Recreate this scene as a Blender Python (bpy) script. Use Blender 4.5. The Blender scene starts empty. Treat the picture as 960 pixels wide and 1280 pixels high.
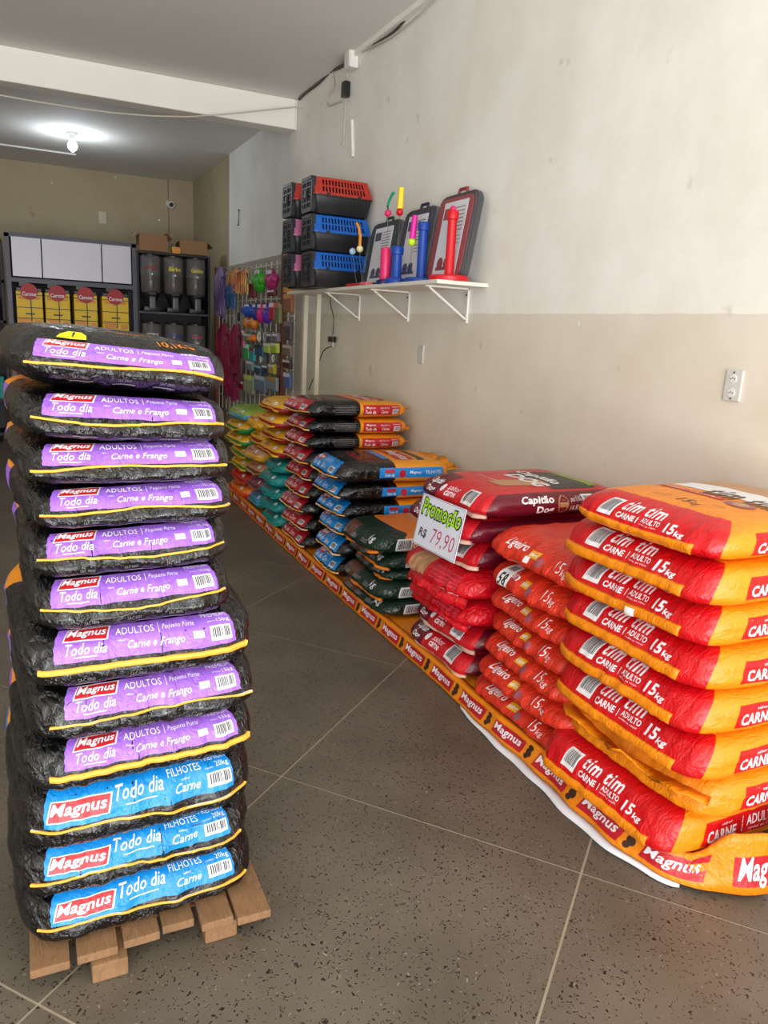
import bpy, bmesh, math, random
import numpy as np
from mathutils import Vector, Matrix
random.seed(7)
S = bpy.context.scene
C = S.collection
R = math.radians

# ------------------------------------------------------------------ camera
FPX, PITCH, ROLL, YAW, EYE = 944.2, .23263, .05199, .4491, 1.5
fw = np.array([math.sin(YAW)*math.cos(PITCH), math.cos(YAW)*math.cos(PITCH), -math.sin(PITCH)])
r0 = np.array([math.cos(YAW), -math.sin(YAW), 0]); u0 = np.cross(r0, fw)
rt = math.cos(ROLL)*r0 + math.sin(ROLL)*u0; up = -math.sin(ROLL)*r0 + math.cos(ROLL)*u0
cd = bpy.data.cameras.new('camera'); cam = bpy.data.objects.new('camera', cd); C.objects.link(cam)
cd.sensor_fit = 'VERTICAL'; cd.sensor_height = 36; cd.lens = FPX/1280*36; cd.clip_start = .05
cam.matrix_world = Matrix(((rt[0], up[0], -fw[0], 0), (rt[1], up[1], -fw[1], 0), (rt[2], up[2], -fw[2], EYE), (0, 0, 0, 1)))
S.camera = cam
# ------------------------------------------------------------------ light
S.view_settings.view_transform = 'Standard'; S.view_settings.look = 'None'
S.view_settings.exposure = 0.0; S.view_settings.gamma = 1
W = bpy.data.worlds.new('world'); S.world = W; W.use_nodes = True
W.node_tree.nodes['Background'].inputs[0].default_value = (.80, .90, 1, 1)
W.node_tree.nodes['Background'].inputs[1].default_value = 1.0

def area(name, loc, rot, sx, sy, power, col):
    d = bpy.data.lights.new(name, 'AREA'); d.shape = 'RECTANGLE'; d.size = sx; d.size_y = sy; d.energy = power; d.color = col
    o = bpy.data.objects.new(name, d); o.location = loc; o.rotation_euler = rot; C.objects.link(o); return o
# daylight through the open shop front behind the camera
area('shop_front_daylight', (-.6, -2.45, 1.65), (R(93), 0, 0), 4.8, 3.0, 205, (.98, .99, 1))
# sunlit pavement outside throwing light up onto ceiling and beam
area('pavement_bounce', (-.6, -4.2, .05), (R(150), 0, 0), 6.0, 3.2, 650, (1, .985, .95))

# ------------------------------------------------------------------ helpers
def lin(c):
    return tuple((x/255/12.92 if x/255 <= .04045 else ((x/255+.055)/1.055)**2.4) for x in c) + (1,)
def ray(x, y):
    return fw*FPX + (x-480)*rt - (y-640)*up
def atX(x, y, X): v = ray(x, y); return v*(X/v[0]) + np.array([0, 0, EYE])
def atY(x, y, Y): v = ray(x, y); return v*(Y/v[1]) + np.array([0, 0, EYE])
def atZ(x, y, Z): v = ray(x, y); return v*((Z-EYE)/v[2]) + np.array([0, 0, EYE])

MATS = {}
def mat(name, col, rough=.5, metal=0, bump=0, bscale=30, spec=.5, emit=0, trans=0, alpha=1, stretch=None, coat=0, noise=0, nscale=6, crumple=0):
    if name in MATS: return MATS[name]
    m = bpy.data.materials.new(name); m.use_nodes = True; nt = m.node_tree; N = nt.nodes; b = N['Principled BSDF']
    c = lin(col)
    b.inputs['Base Color'].default_value = c; b.inputs['Roughness'].default_value = rough; b.inputs['Metallic'].default_value = metal
    b.inputs['Specular IOR Level'].default_value = spec; b.inputs['Coat Weight'].default_value = coat
    if emit: b.inputs['Emission Color'].default_value = c; b.inputs['Emission Strength'].default_value = emit
    if trans: b.inputs['Transmission Weight'].default_value = trans
    if alpha < 1: b.inputs['Alpha'].default_value = alpha
    tc = N.new('ShaderNodeTexCoord')
    if bump:
        mp = N.new('ShaderNodeMapping'); mp.inputs['Scale'].default_value = stretch or (1, 1, 1)
        nt.links.new(tc.outputs['Object'], mp.inputs[0])
        n = N.new('ShaderNodeTexNoise'); n.inputs['Scale'].default_value = bscale; n.inputs['Detail'].default_value = 3; n.inputs['Distortion'].default_value = 1.2
        nt.links.new(mp.outputs[0], n.inputs['Vector'])
        bp = N.new('ShaderNodeBump'); bp.inputs['Strength'].default_value = bump; bp.inputs['Distance'].default_value = .01
        hsrc = n.outputs['Fac']
        if crumple:                                  # sharp folds of thin film
            w_ = N.new('ShaderNodeVectorMath'); w_.operation = 'MULTIPLY_ADD'; w_.inputs[1].default_value = (.05, .05, .05)
            nt.links.new(n.outputs['Color'], w_.inputs[0]); nt.links.new(tc.outputs['Object'], w_.inputs[2])
            vo = N.new('ShaderNodeTexVoronoi'); vo.feature = 'DISTANCE_TO_EDGE'; vo.inputs['Scale'].default_value = 17; nt.links.new(w_.outputs[0], vo.inputs['Vector'])
            mn = N.new('ShaderNodeMath'); mn.operation = 'MINIMUM'; mn.inputs[1].default_value = .22; nt.links.new(vo.outputs['Distance'], mn.inputs[0])
            ad = N.new('ShaderNodeMath'); ad.operation = 'MULTIPLY_ADD'; ad.inputs[1].default_value = crumple; nt.links.new(mn.outputs[0], ad.inputs[0]); nt.links.new(n.outputs['Fac'], ad.inputs[2]); hsrc = ad.outputs[0]
        nt.links.new(hsrc, bp.inputs['Height']); nt.links.new(bp.outputs[0], b.inputs['Normal'])
    if noise:
        n = N.new('ShaderNodeTexNoise'); n.inputs['Scale'].default_value = nscale; n.inputs['Detail'].default_value = 5
        nt.links.new(tc.outputs['Object'], n.inputs['Vector'])
        mx = N.new('ShaderNodeMix'); mx.data_type = 'RGBA'
        nt.links.new(n.outputs['Fac'], mx.inputs[0])
        mx.inputs[6].default_value = tuple(min(1, v*(1+noise)) for v in c[:3])+(1,)
        mx.inputs[7].default_value = tuple(v*(1-noise) for v in c[:3])+(1,)
        nt.links.new(mx.outputs[2], b.inputs['Base Color'])
    MATS[name] = m; return m
def film(name, col, rough=.32, bump=.5, **k):        # printed plastic sack film, finely creased
    return mat(name, col, rough, bump=bump, bscale=34, stretch=(1.6, .6, 1), **k)

def tag(o, label=None, cat=None, group=None, kind=None):
    if label: o['label'] = label
    if cat: o['category'] = cat
    if group: o['group'] = group
    if kind: o['kind'] = kind
    return o
def link(name, me, parent=None, loc=None, rot=None):
    o = bpy.data.objects.new(name, me); C.objects.link(o)
    if parent: o.parent = parent
    if loc is not None: o.location = loc
    if rot is not None: o.rotation_euler = rot
    return o
def thing(name, label, cat, loc=(0, 0, 0), rot=(0, 0, 0), group=None):
    o = link(name, None, None, loc, rot); o.empty_display_size = .1
    return tag(o, label, cat, group)
def mesh(name, vs, fs, mats, parent=None, mi=None, smooth=False, loc=None, rot=None):
    me = bpy.data.meshes.new(name)
    me.from_pydata([tuple(map(float, v)) for v in vs], [], [tuple(int(i) for i in f) for f in fs])
    for m in (mats if isinstance(mats, (list, tuple)) else [mats]): me.materials.append(m)
    if mi is not None: me.polygons.foreach_set('material_index', np.asarray(mi, dtype=np.int32))
    if smooth: me.polygons.foreach_set('use_smooth', np.ones(len(me.polygons), bool))
    me.update(); return link(name, me, parent, loc, rot)
class G:                                             # gathers shapes of ONE part
    def __init__(s): s.bm = bmesh.new(); s.k = 0
    def _m(s, vs):
        for v in vs:
            for f in v.link_faces: f.material_index = s.k
    def box(s, c, d, rot=None, bev=0):
        M = Matrix.Translation(c) @ (rot.to_4x4() if rot is not None else Matrix()) @ Matrix.Diagonal((d[0], d[1], d[2], 1))
        r = bmesh.ops.create_cube(s.bm, size=1, matrix=M); s._m(r['verts'])
        if bev:
            es = list({e for v in r['verts'] for e in v.link_edges})
            bmesh.ops.bevel(s.bm, geom=es, offset=bev, segments=2, affect='EDGES', profile=.6)
        return s
    def rod(s, a, b, r1, r2=None, n=10):
        a = Vector(a); b = Vector(b); d = b-a; q = d.to_track_quat('Z', 'Y').to_matrix().to_4x4()
        r = bmesh.ops.create_cone(s.bm, cap_ends=True, segments=n, radius1=r1, radius2=r1 if r2 is None else r2, depth=d.length, matrix=Matrix.Translation((a+b)/2) @ q)
        s._m(r['verts']); return s
    def ball(s, c, r, n=12, sc=(1, 1, 1)):
        q = bmesh.ops.create_uvsphere(s.bm, u_segments=n, v_segments=max(6, n//2+2), radius=r, matrix=Matrix.Translation(c) @ Matrix.Diagonal((*sc, 1)))
        s._m(q['verts']); return s
    def tube(s, pts, r, n=6):
        pts = [Vector(p) for p in pts]; rings = []
        for i, p in enumerate(pts):
            d = (pts[min(i+1, len(pts)-1)]-pts[max(i-1, 0)]).normalized()
            q = d.to_track_quat('Z', 'Y')
            rings.append([s.bm.verts.new(p + q @ Vector((math.cos(t*2*math.pi/n)*r, math.sin(t*2*math.pi/n)*r, 0))) for t in range(n)])
        for a, b in zip(rings, rings[1:]):
            for i in range(n):
                f = s.bm.faces.new((a[i], a[(i+1) % n], b[(i+1) % n], b[i])); f.material_index = s.k
        for e in (rings[0][::-1], rings[-1]):
            f = s.bm.faces.new(e); f.material_index = s.k
        return s
    def lathe(s, prof, c=(0, 0, 0), n=20):
        rings = []
        for r, z in prof:
            rings.append([s.bm.verts.new((c[0]+r*math.cos(2*math.pi*i/n), c[1]+r*math.sin(2*math.pi*i/n), c[2]+z)) for i in range(n)])
        for a, b in zip(rings, rings[1:]):
            for i in range(n):
                f = s.bm.faces.new((a[i], a[(i+1) % n], b[(i+1) % n], b[i])); f.material_index = s.k
        for e in (rings[0][::-1], rings[-1]):
            f = s.bm.faces.new(e); f.material_index = s.k
        return s
    def prism(s, pts, d, M=None):                    # outline in x,z extruded along y by d (centred)
        M = M or Matrix()
        a = [s.bm.verts.new(M @ Vector((p[0], -d/2, p[1]))) for p in pts]; b = [s.bm.verts.new(M @ Vector((p[0], d/2, p[1]))) for p in pts]
        n = len(pts); fs = [a, b[::-1]] + [(a[i], b[i], b[(i+1) % n], a[(i+1) % n]) for i in range(n)]
        for f in fs:
            f = s.bm.faces.new(f); f.material_index = s.k
        return s
    def add(s, name, mats, parent=None, smooth=False, loc=None, rot=None):
        bmesh.ops.recalc_face_normals(s.bm, faces=s.bm.faces[:])
        me = bpy.data.meshes.new(name); s.bm.to_mesh(me); s.bm.free()
        for m in (mats if isinstance(mats, (list, tuple)) else [mats]): me.materials.append(m)
        if smooth:
            me.polygons.foreach_set('use_smooth', np.ones(len(me.polygons), bool)); me.set_sharp_from_angle(angle=R(40))
        return link(name, me, parent, loc, rot)

# --- lettering: built-in typeface turned into flat meshes, cached
TXT = {}
def text_mesh(s, shear=0, bold=0, res=2):
    k = (s, shear, bold, res)
    if k in TXT: return TXT[k]
    cu = bpy.data.curves.new('t', 'FONT'); cu.body = s; cu.shear = shear; cu.offset = bold; cu.resolution_u = res; cu.fill_mode = 'FRONT'; cu.space_character = 1.12 if s == 'tim tim' else 1.03
    ob = bpy.data.objects.new('t', cu); C.objects.link(ob)
    me = ob.evaluated_get(bpy.context.evaluated_depsgraph_get()).to_mesh()
    bm = bmesh.new(); bm.from_mesh(me); bmesh.ops.triangulate(bm, faces=bm.faces[:]); lim = .16 if res > 1 else .35
    for _ in range(3):                               # long straight strokes get extra vertices so that they follow the sack
        es = [e for e in bm.edges if e.calc_length() > lim]
        if not es: break
        bmesh.ops.subdivide_edges(bm, edges=es, cuts=1); bmesh.ops.triangulate(bm, faces=[f for f in bm.faces if len(f.verts) > 3])
    me = bpy.data.meshes.new('t'); bm.to_mesh(me); bm.free()
    n = len(me.vertices); v = np.empty(n*3); me.vertices.foreach_get('co', v); v = v.reshape(-1, 3)[:, :2].copy()
    f = [tuple(p.vertices) for p in me.polygons]
    bpy.data.objects.remove(ob); bpy.data.curves.remove(cu); bpy.data.meshes.remove(me)
    lo = v.min(0); hi = v.max(0); v = (v-lo)/(hi-lo)
    TXT[k] = (v, f, (hi-lo)[0]/(hi-lo)[1]); return TXT[k]

# ------------------------------------------------------------------ materials of the room
def paint(name, lower, upper, zl, far=None, yfar=99):
    m = bpy.data.materials.new(name); m.use_nodes = True; nt = m.node_tree; N = nt.nodes; L = nt.links; b = N['Principled BSDF']
    g = N.new('ShaderNodeNewGeometry'); sx = N.new('ShaderNodeSeparateXYZ'); L.new(g.outputs['Position'], sx.inputs[0])
    n0 = N.new('ShaderNodeTexNoise'); n0.inputs['Scale'].default_value = 9; L.new(g.outputs['Position'], n0.inputs['Vector'])
    ad = N.new('ShaderNodeMath'); ad.operation = 'MULTIPLY_ADD'; ad.inputs[1].default_value = .012; L.new(n0.outputs['Fac'], ad.inputs[0]); L.new(sx.outputs['Z'], ad.inputs[2])
    gt = N.new('ShaderNodeMath'); gt.operation = 'GREATER_THAN'; gt.inputs[1].default_value = zl+.006; L.new(ad.outputs[0], gt.inputs[0])
    mx = N.new('ShaderNodeMix'); mx.data_type = 'RGBA'; L.new(gt.outputs[0], mx.inputs[0]); mx.inputs[6].default_value = lin(lower); mx.inputs[7].default_value = lin(upper)
    out = mx.outputs[2]
    if far:
        gf = N.new('ShaderNodeMath'); gf.operation = 'GREATER_THAN'; gf.inputs[1].default_value = yfar; L.new(sx.outputs['Y'], gf.inputs[0])
        m2 = N.new('ShaderNodeMix'); m2.data_type = 'RGBA'; L.new(gf.outputs[0], m2.inputs[0]); L.new(out, m2.inputs[6]); m2.inputs[7].default_value = lin(far); out = m2.outputs[2]
    # stains and scuffs
    n1 = N.new('ShaderNodeTexNoise'); n1.inputs['Scale'].default_value = 1.6; n1.inputs['Detail'].default_value = 7; n1.inputs['Roughness'].default_value = .62; L.new(g.outputs['Position'], n1.inputs['Vector'])
    cr = N.new('ShaderNodeValToRGB'); cr.color_ramp.elements[0].position = .35; cr.color_ramp.elements[0].color = (.84, .80, .74, 1); cr.color_ramp.elements[1].position = .6; cr.color_ramp.elements[1].color = (1, 1, 1, 1)
    L.new(n1.outputs['Fac'], cr.inputs[0])
    mm = N.new('ShaderNodeMix'); mm.data_type = 'RGBA'; mm.blend_type = 'MULTIPLY'; mm.inputs[0].default_value = .55; L.new(out, mm.inputs[6]); L.new(cr.outputs[0], mm.inputs[7])
    n3 = N.new('ShaderNodeTexNoise'); n3.inputs['Scale'].default_value = 7; n3.inputs['Detail'].default_value = 2; L.new(g.outputs['Position'], n3.inputs['Vector'])
    c3 = N.new('ShaderNodeValToRGB'); c3.color_ramp.elements[0].position = .22; c3.color_ramp.elements[0].color = (.6, .57, .5, 1); c3.color_ramp.elements[1].position = .29; c3.color_ramp.elements[1].color = (1, 1, 1, 1); L.new(n3.outputs['Fac'], c3.inputs[0])
    n5 = N.new('ShaderNodeTexNoise'); n5.inputs['Scale'].default_value = 13; n5.inputs['Detail'].default_value = 1; L.new(g.outputs['Position'], n5.inputs['Vector'])
    c5 = N.new('ShaderNodeValToRGB'); c5.color_ramp.elements[0].position = .775; c5.color_ramp.elements[0].color = (0, 0, 0, 1); c5.color_ramp.elements[1].position = .80; c5.color_ramp.elements[1].color = (1, 1, 1, 1); L.new(n5.outputs['Fac'], c5.inputs[0])
    m5 = N.new('ShaderNodeMix'); m5.data_type = 'RGBA'; L.new(c5.outputs[0], m5.inputs[0]); L.new(mm.outputs[2], m5.inputs[6]); m5.inputs[7].default_value = lin((232, 230, 222)); mm = m5   # chipped patches
    m4 = N.new('ShaderNodeMix'); m4.data_type = 'RGBA'; m4.blend_type = 'MULTIPLY'; m4.inputs[0].default_value = .5; L.new(mm.outputs[2], m4.inputs[6]); L.new(c3.outputs[0], m4.inputs[7])
    L.new(m4.outputs[2], b.inputs['Base Color']); b.inputs['Roughness'].default_value = .75; b.inputs['Specular IOR Level'].default_value = .25
    n2 = N.new('ShaderNodeTexNoise'); n2.inputs['Scale'].default_value = 5; n2.inputs['Detail'].default_value = 6; L.new(g.outputs['Position'], n2.inputs['Vector'])
    bp = N.new('ShaderNodeBump'); bp.inputs['Strength'].default_value = .25; bp.inputs['Distance'].default_value = .02; L.new(n2.outputs['Fac'], bp.inputs['Height']); L.new(bp.outputs[0], b.inputs['Normal'])
    return m
def terrazzo():
    m = bpy.data.materials.new('terrazzo'); m.use_nodes = True; nt = m.node_tree; N = nt.nodes; L = nt.links; b = N['Principled BSDF']
    g = N.new('ShaderNodeNewGeometry')
    base = N.new('ShaderNodeTexNoise'); base.inputs['Scale'].default_value = 3; base.inputs['Detail'].default_value = 8; L.new(g.outputs['Position'], base.inputs['Vector'])
    cr = N.new('ShaderNodeValToRGB'); e = cr.color_ramp.elements; e[0].position = .3; e[0].color = lin((90, 82, 70)); e[1].position = .7; e[1].color = lin((109, 100, 88)); L.new(base.outputs['Fac'], cr.inputs[0])
    cur = cr.outputs[0]
    wp = N.new('ShaderNodeTexNoise'); wp.inputs['Scale'].default_value = 60; L.new(g.outputs['Position'], wp.inputs['Vector'])
    va = N.new('ShaderNodeVectorMath'); va.operation = 'MULTIPLY_ADD'; va.inputs[1].default_value = (.03, .03, 0); L.new(wp.outputs['Color'], va.inputs[0]); L.new(g.outputs['Position'], va.inputs[2])
    for sc, thr, col, keep in ((62, .20, (26, 21, 19), .38), (125, .30, (38, 32, 28), .42), (44, .12, (50, 30, 26), .4), (90, .16, (140, 132, 118), .25)):
        v = N.new('ShaderNodeTexVoronoi'); v.inputs['Scale'].default_value = sc; L.new(va.outputs[0], v.inputs['Vector'])
        lt = N.new('ShaderNodeMath'); lt.operation = 'LESS_THAN'; lt.inputs[1].default_value = thr; L.new(v.outputs['Distance'], lt.inputs[0])
        sp = N.new('ShaderNodeSeparateColor'); L.new(v.outputs['Color'], sp.inputs[0])
        l2 = N.new('ShaderNodeMath'); l2.operation = 'LESS_THAN'; l2.inputs[1].default_value = keep; L.new(sp.outputs[0], l2.inputs[0])
        mu = N.new('ShaderNodeMath'); mu.operation = 'MULTIPLY'; L.new(lt.outputs[0], mu.inputs[0]); L.new(l2.outputs[0], mu.inputs[1])
        mx = N.new('ShaderNodeMix'); mx.data_type = 'RGBA'; L.new(mu.outputs[0], mx.inputs[0]); L.new(cur, mx.inputs[6]); mx.inputs[7].default_value = lin(col); cur = mx.outputs[2]
    L.new(cur, b.inputs['Base Color']); b.inputs['Roughness'].default_value = .42
    return m
M_WALL = paint('wall_paint', (224, 217, 202), (240, 238, 232), 1.635)
M_WALLB = paint('wall_paint_rear', (176, 172, 158), (240, 240, 238), 2.22, (178, 164, 136), 9.93)
M_BEIGE = paint('wall_paint_beige', (176, 162, 134), (176, 162, 134), 0)
M_CEIL = mat('ceiling_paint', (226, 224, 219), .85, noise=.04, nscale=2)
M_BEAM = mat('beam_paint', (240, 238, 230), .8, noise=.03, nscale=3)
M_FLOOR = terrazzo(); M_GROUT = mat('joint_strip', (168, 156, 136), .6)
M_WHITE = mat('white_plastic', (232, 230, 226), .4); M_BLACK = mat('black_plastic', (22, 22, 24), .38)

WX, CZ, BY, YB, YF, XL = 2.40, 3.53, 7.25, 12.25, -2.6, -3.6
def sbox(name, lo, hi, m, kind='structure', label=None):
    g = G(); g.box([(a+b)/2 for a, b in zip(lo, hi)], [b-a for a, b in zip(lo, hi)]); o = g.add(name, m); tag(o, label=label, kind=kind); return o
# floor: joint bed with one metre terrazzo slabs laid diagonally on it
fl = sbox('floor', (XL, YF, -.1), (WX+.1, YB, -.0025), M_GROUT)
ang = -0.7160
nodes = {(0, 0): (.731, 2.219)}
ex = np.array([.767, .642])   # unit directions of the joint grid (fitted below)
p0 = np.array([.731, 2.219]); e1 = np.array([.7605, .6493]); e2 = np.array([.797, -.670]); 
e1 = e1/np.linalg.norm(e1)*1.02; e2 = np.array([e1[1], -e1[0]])
slab_me = {}
gap = .0034
for i in range(-14, 16):
    for j in range(-14, 16):
        c4 = [p0+e1*(i+a)+e2*(j+b) for a, b in ((0, 0), (0, 1), (1, 1), (1, 0))]
        cc = sum(c4)/4
        if cc[0] < XL-.7 or cc[0] > WX+.7 or cc[1] < YF-.7 or cc[1] > YB+.7: continue
        bm = bmesh.new()
        q = []
        d1 = e1/np.linalg.norm(e1)*gap; d2 = e2/np.linalg.norm(e2)*gap
        for (x, y), (a, b) in zip(c4, ((1, 1), (1, -1), (-1, -1), (-1, 1))):
            q.append((x+d1[0]*a+d2[0]*b, y+d1[1]*a+d2[1]*b))
        lo = [bm.verts.new((x, y, -.0024)) for x, y in q]; hi = [bm.verts.new((x, y, 0)) for x, y in q]
        bm.faces.new(hi); bm.faces.new(lo[::-1])
        for k in range(4): bm.faces.new((lo[k], lo[(k+1) % 4], hi[(k+1) % 4], hi[k]))
        for co, no in (((XL, 0, 0), (-1, 0, 0)), ((WX, 0, 0), (1, 0, 0)), ((0, YF, 0), (0, -1, 0)), ((0, YB, 0), (0, 1, 0))):
            bmesh.ops.bisect_plane(bm, geom=bm.verts[:]+bm.edges[:]+bm.faces[:], plane_co=co, plane_no=no, clear_outer=True)
        if len(bm.faces) < 3: bm.free(); continue
        bmesh.ops.recalc_face_normals(bm, faces=bm.faces[:])
        me = bpy.data.meshes.new('slab'); bm.to_mesh(me); bm.free(); me.materials.append(M_FLOOR); link('slab', me, fl)
sbox('wall_right', (WX, YF, 0), (WX+.15, BY+.2, CZ), M_WALL)
sbox('wall_right_rear', (WX+.03, BY+.2, 0), (WX+.15, YB, CZ), M_WALLB)
sbox('wall_back', (XL, YB, 0), (WX+.15, YB+.15, CZ), M_BEIGE)
sbox('wall_left', (XL-.15, YF, 0), (XL, YB+.15, CZ), M_WALL)
sbox('trim_1', (2.08, YB-.10, 0), (WX+.03, YB, CZ), M_BEIGE)
sbox('ceiling', (XL-.15, YF, CZ), (WX+.15, YB+.15, CZ+.12), M_CEIL)
g = G(); g.box(((XL+WX)/2, BY+.1, (3.275+CZ)/2), (WX-XL, .2, CZ-3.275), bev=.012); tag(g.add('ceiling_beam', M_BEAM), kind='structure')
# shop front: narrow jambs and a lintel around the wide opening behind the camera
sbox('wall_front', (XL, YF-.15, 3.2), (WX+.15, YF, CZ), M_WALL)

# ------------------------------------------------------------------ sacks
CREASE = {}
class Sack:
    """pillow-shaped plastic sack. local -Y end faces the viewer, +X is its right flank"""
    def __init__(s, w, l, h, seed=0, wr=1., res=1., flat=1., taper=0., nz=3., sag=0., slant=.045, nar=.05):
        s.w, s.l, s.h = w, l, h; s.rs = np.random.RandomState(seed); s.wr = wr
        rs = s.rs
        s.gen = [(rs.normal(size=3)*np.array([1, .6, 1.6]), rs.uniform(14, 30), rs.uniform(0, 6), rs.normal(size=3), rs.uniform(5, 14), rs.uniform(0, 6), rs.uniform(.0012, .0034)) for _ in range(5)]
        s.endc = [(rs.uniform(30, 75), rs.uniform(0, 6), rs.uniform(-14, 14), rs.uniform(.002, .0045)) for _ in range(3)]
        s.low = [(rs.normal(size=3)*7, rs.uniform(0, 6), rs.uniform(.003, .007)) for _ in range(3)]
        s.flat, s.taper, s.nz, s.sag = flat, taper, nz, sag; s.slant, s.nar = slant, nar
        nx, ny, nzz = int(34*res), int(30*res), max(6, int(12*res))
        s.dim = {'F': (nx, nzz), 'B': (nx, nzz), 'R': (ny, nzz), 'L': (ny, nzz), 'T': (nx, ny), 'D': (nx, ny)}
        s.grid = {}
        for f, (a, b) in s.dim.items():
            U, V = np.meshgrid(np.linspace(-1, 1, a+1), np.linspace(-1, 1, b+1), indexing='ij')
            p = s.cube(f, U, V); s.grid[f] = (p, s.surf(p))
    @staticmethod
    def cube(f, U, V):
        o = np.ones_like(U)
        return np.stack({'F': (U, -o, V), 'B': (-U, o, V), 'R': (o, U, V), 'L': (-o, -U, V), 'T': (U, V, o), 'D': (U, -V, -o)}[f], -1)
    def surf(s, p):
        a = np.abs(p); nx = 8.
        m = ((a[..., 0]**nx+a[..., 1]**nx)**(s.nz/nx)+a[..., 2]**s.nz)**(1/s.nz)
        q = p/m[..., None]
        z = q[..., 2]
        k = 1.16
        zf = z*k; zf = zf/(1+np.abs(zf)**10)**.1
        z = z*(1-s.flat)+zf*s.flat
        if s.sag: z = z*(1+s.sag*(1-np.minimum(1, (q[..., 0]**2+q[..., 1]**2)))*(p[..., 2] > 0))
        ends = np.abs(q[..., 1])**8
        X = q[..., 0]*s.w/2*(1-s.nar*np.abs(q[..., 1])**4); Y = q[..., 1]*s.l/2; Z = z*s.h/2*(1-s.taper*ends)
        P = np.stack((X, Y, Z), -1)
        n = np.stack((q[..., 0]**5, q[..., 1]**5, np.sign(q[..., 2])*np.abs(q[..., 2])**(s.nz)), -1); n /= np.linalg.norm(n, axis=-1, keepdims=True)+1e-9
        d = 0
        for dr, f, ph, e, gq, ps, A in s.gen:
            t = (P@dr)*f*.9+ph+1.3*np.sin((P@e)*gq+ps)
            d = d+A*((1-np.abs(np.sin(t)))**2-.28)
        ec = 0
        for f, ph, sl, A in s.endc:
            t = X*f+Z*sl+ph+.8*np.sin(X*f*.43+ph*2)
            ec = ec+A*((1-np.abs(np.sin(t)))**2.2-.25)
        d = d+ec*np.abs(q[..., 1])**5
        for dr, ph, A in s.low: d = d+A*np.sin(P@dr+ph)*.6
        mask = 1-.8*np.clip((np.abs(q[..., 2])-.6)/.3, 0, 1)
        P = P+n*(d*mask*s.wr)[..., None]
        P[..., 1] += s.slant*(q[..., 2])*np.clip(-q[..., 1], 0, 1)**3
        P[..., 2] += s.h/2
        return P
    def body(s, mats, zone, parent, name='sack_body'):
        key = {}; V = []; F = []; MI = []
        for f, (p, P) in s.grid.items():
            a, b = s.dim[f]; idx = np.empty((a+1, b+1), int)
            K = np.round(p*5040).astype(int)
            for i in range(a+1):
                for j in range(b+1):
                    if 0 < i < a and 0 < j < b: idx[i, j] = len(V); V.append(P[i, j])
                    else:
                        k = tuple(K[i, j])
                        if k not in key: key[k] = len(V); V.append(P[i, j])
                        idx[i, j] = key[k]
            c = (p[:-1, :-1]+p[1:, 1:])/2
            z = zone(c[..., 0], c[..., 1], c[..., 2])
            z = np.broadcast_to(z, (a, b))
            F += np.stack((idx[:-1, :-1], idx[1:, :-1], idx[1:, 1:], idx[:-1, 1:]), -1).reshape(-1, 4).tolist()
            MI += z.reshape(-1).tolist()
        return mesh(name, V, F, mats, parent, MI, True)
    def at(s, f, U, V, off=0):
        p, P = s.grid[f]; a, b = s.dim[f]
        x = np.clip((np.asarray(U, float)+1)/2*a, 0, a-1e-6); y = np.clip((np.asarray(V, float)+1)/2*b, 0, b-1e-6)
        i = x.astype(int); j = y.astype(int); fx = (x-i)[..., None]; fy = (y-j)[..., None]
        A, B, Cc, D = P[i, j], P[i+1, j], P[i+1, j+1], P[i, j+1]
        Q = A*(1-fx)*(1-fy)+B*fx*(1-fy)+Cc*fx*fy+D*(1-fx)*fy
        du = (B-A)*(1-fy)+(Cc-D)*fy; dv = (D-A)*(1-fx)+(Cc-B)*fx
        n = np.cross(du, dv); n /= np.linalg.norm(n, axis=-1, keepdims=True)+1e-12
        s.dv = dv/(np.linalg.norm(dv, axis=-1, keepdims=True)+1e-12); s.n = n
        return Q+n*off
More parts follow.
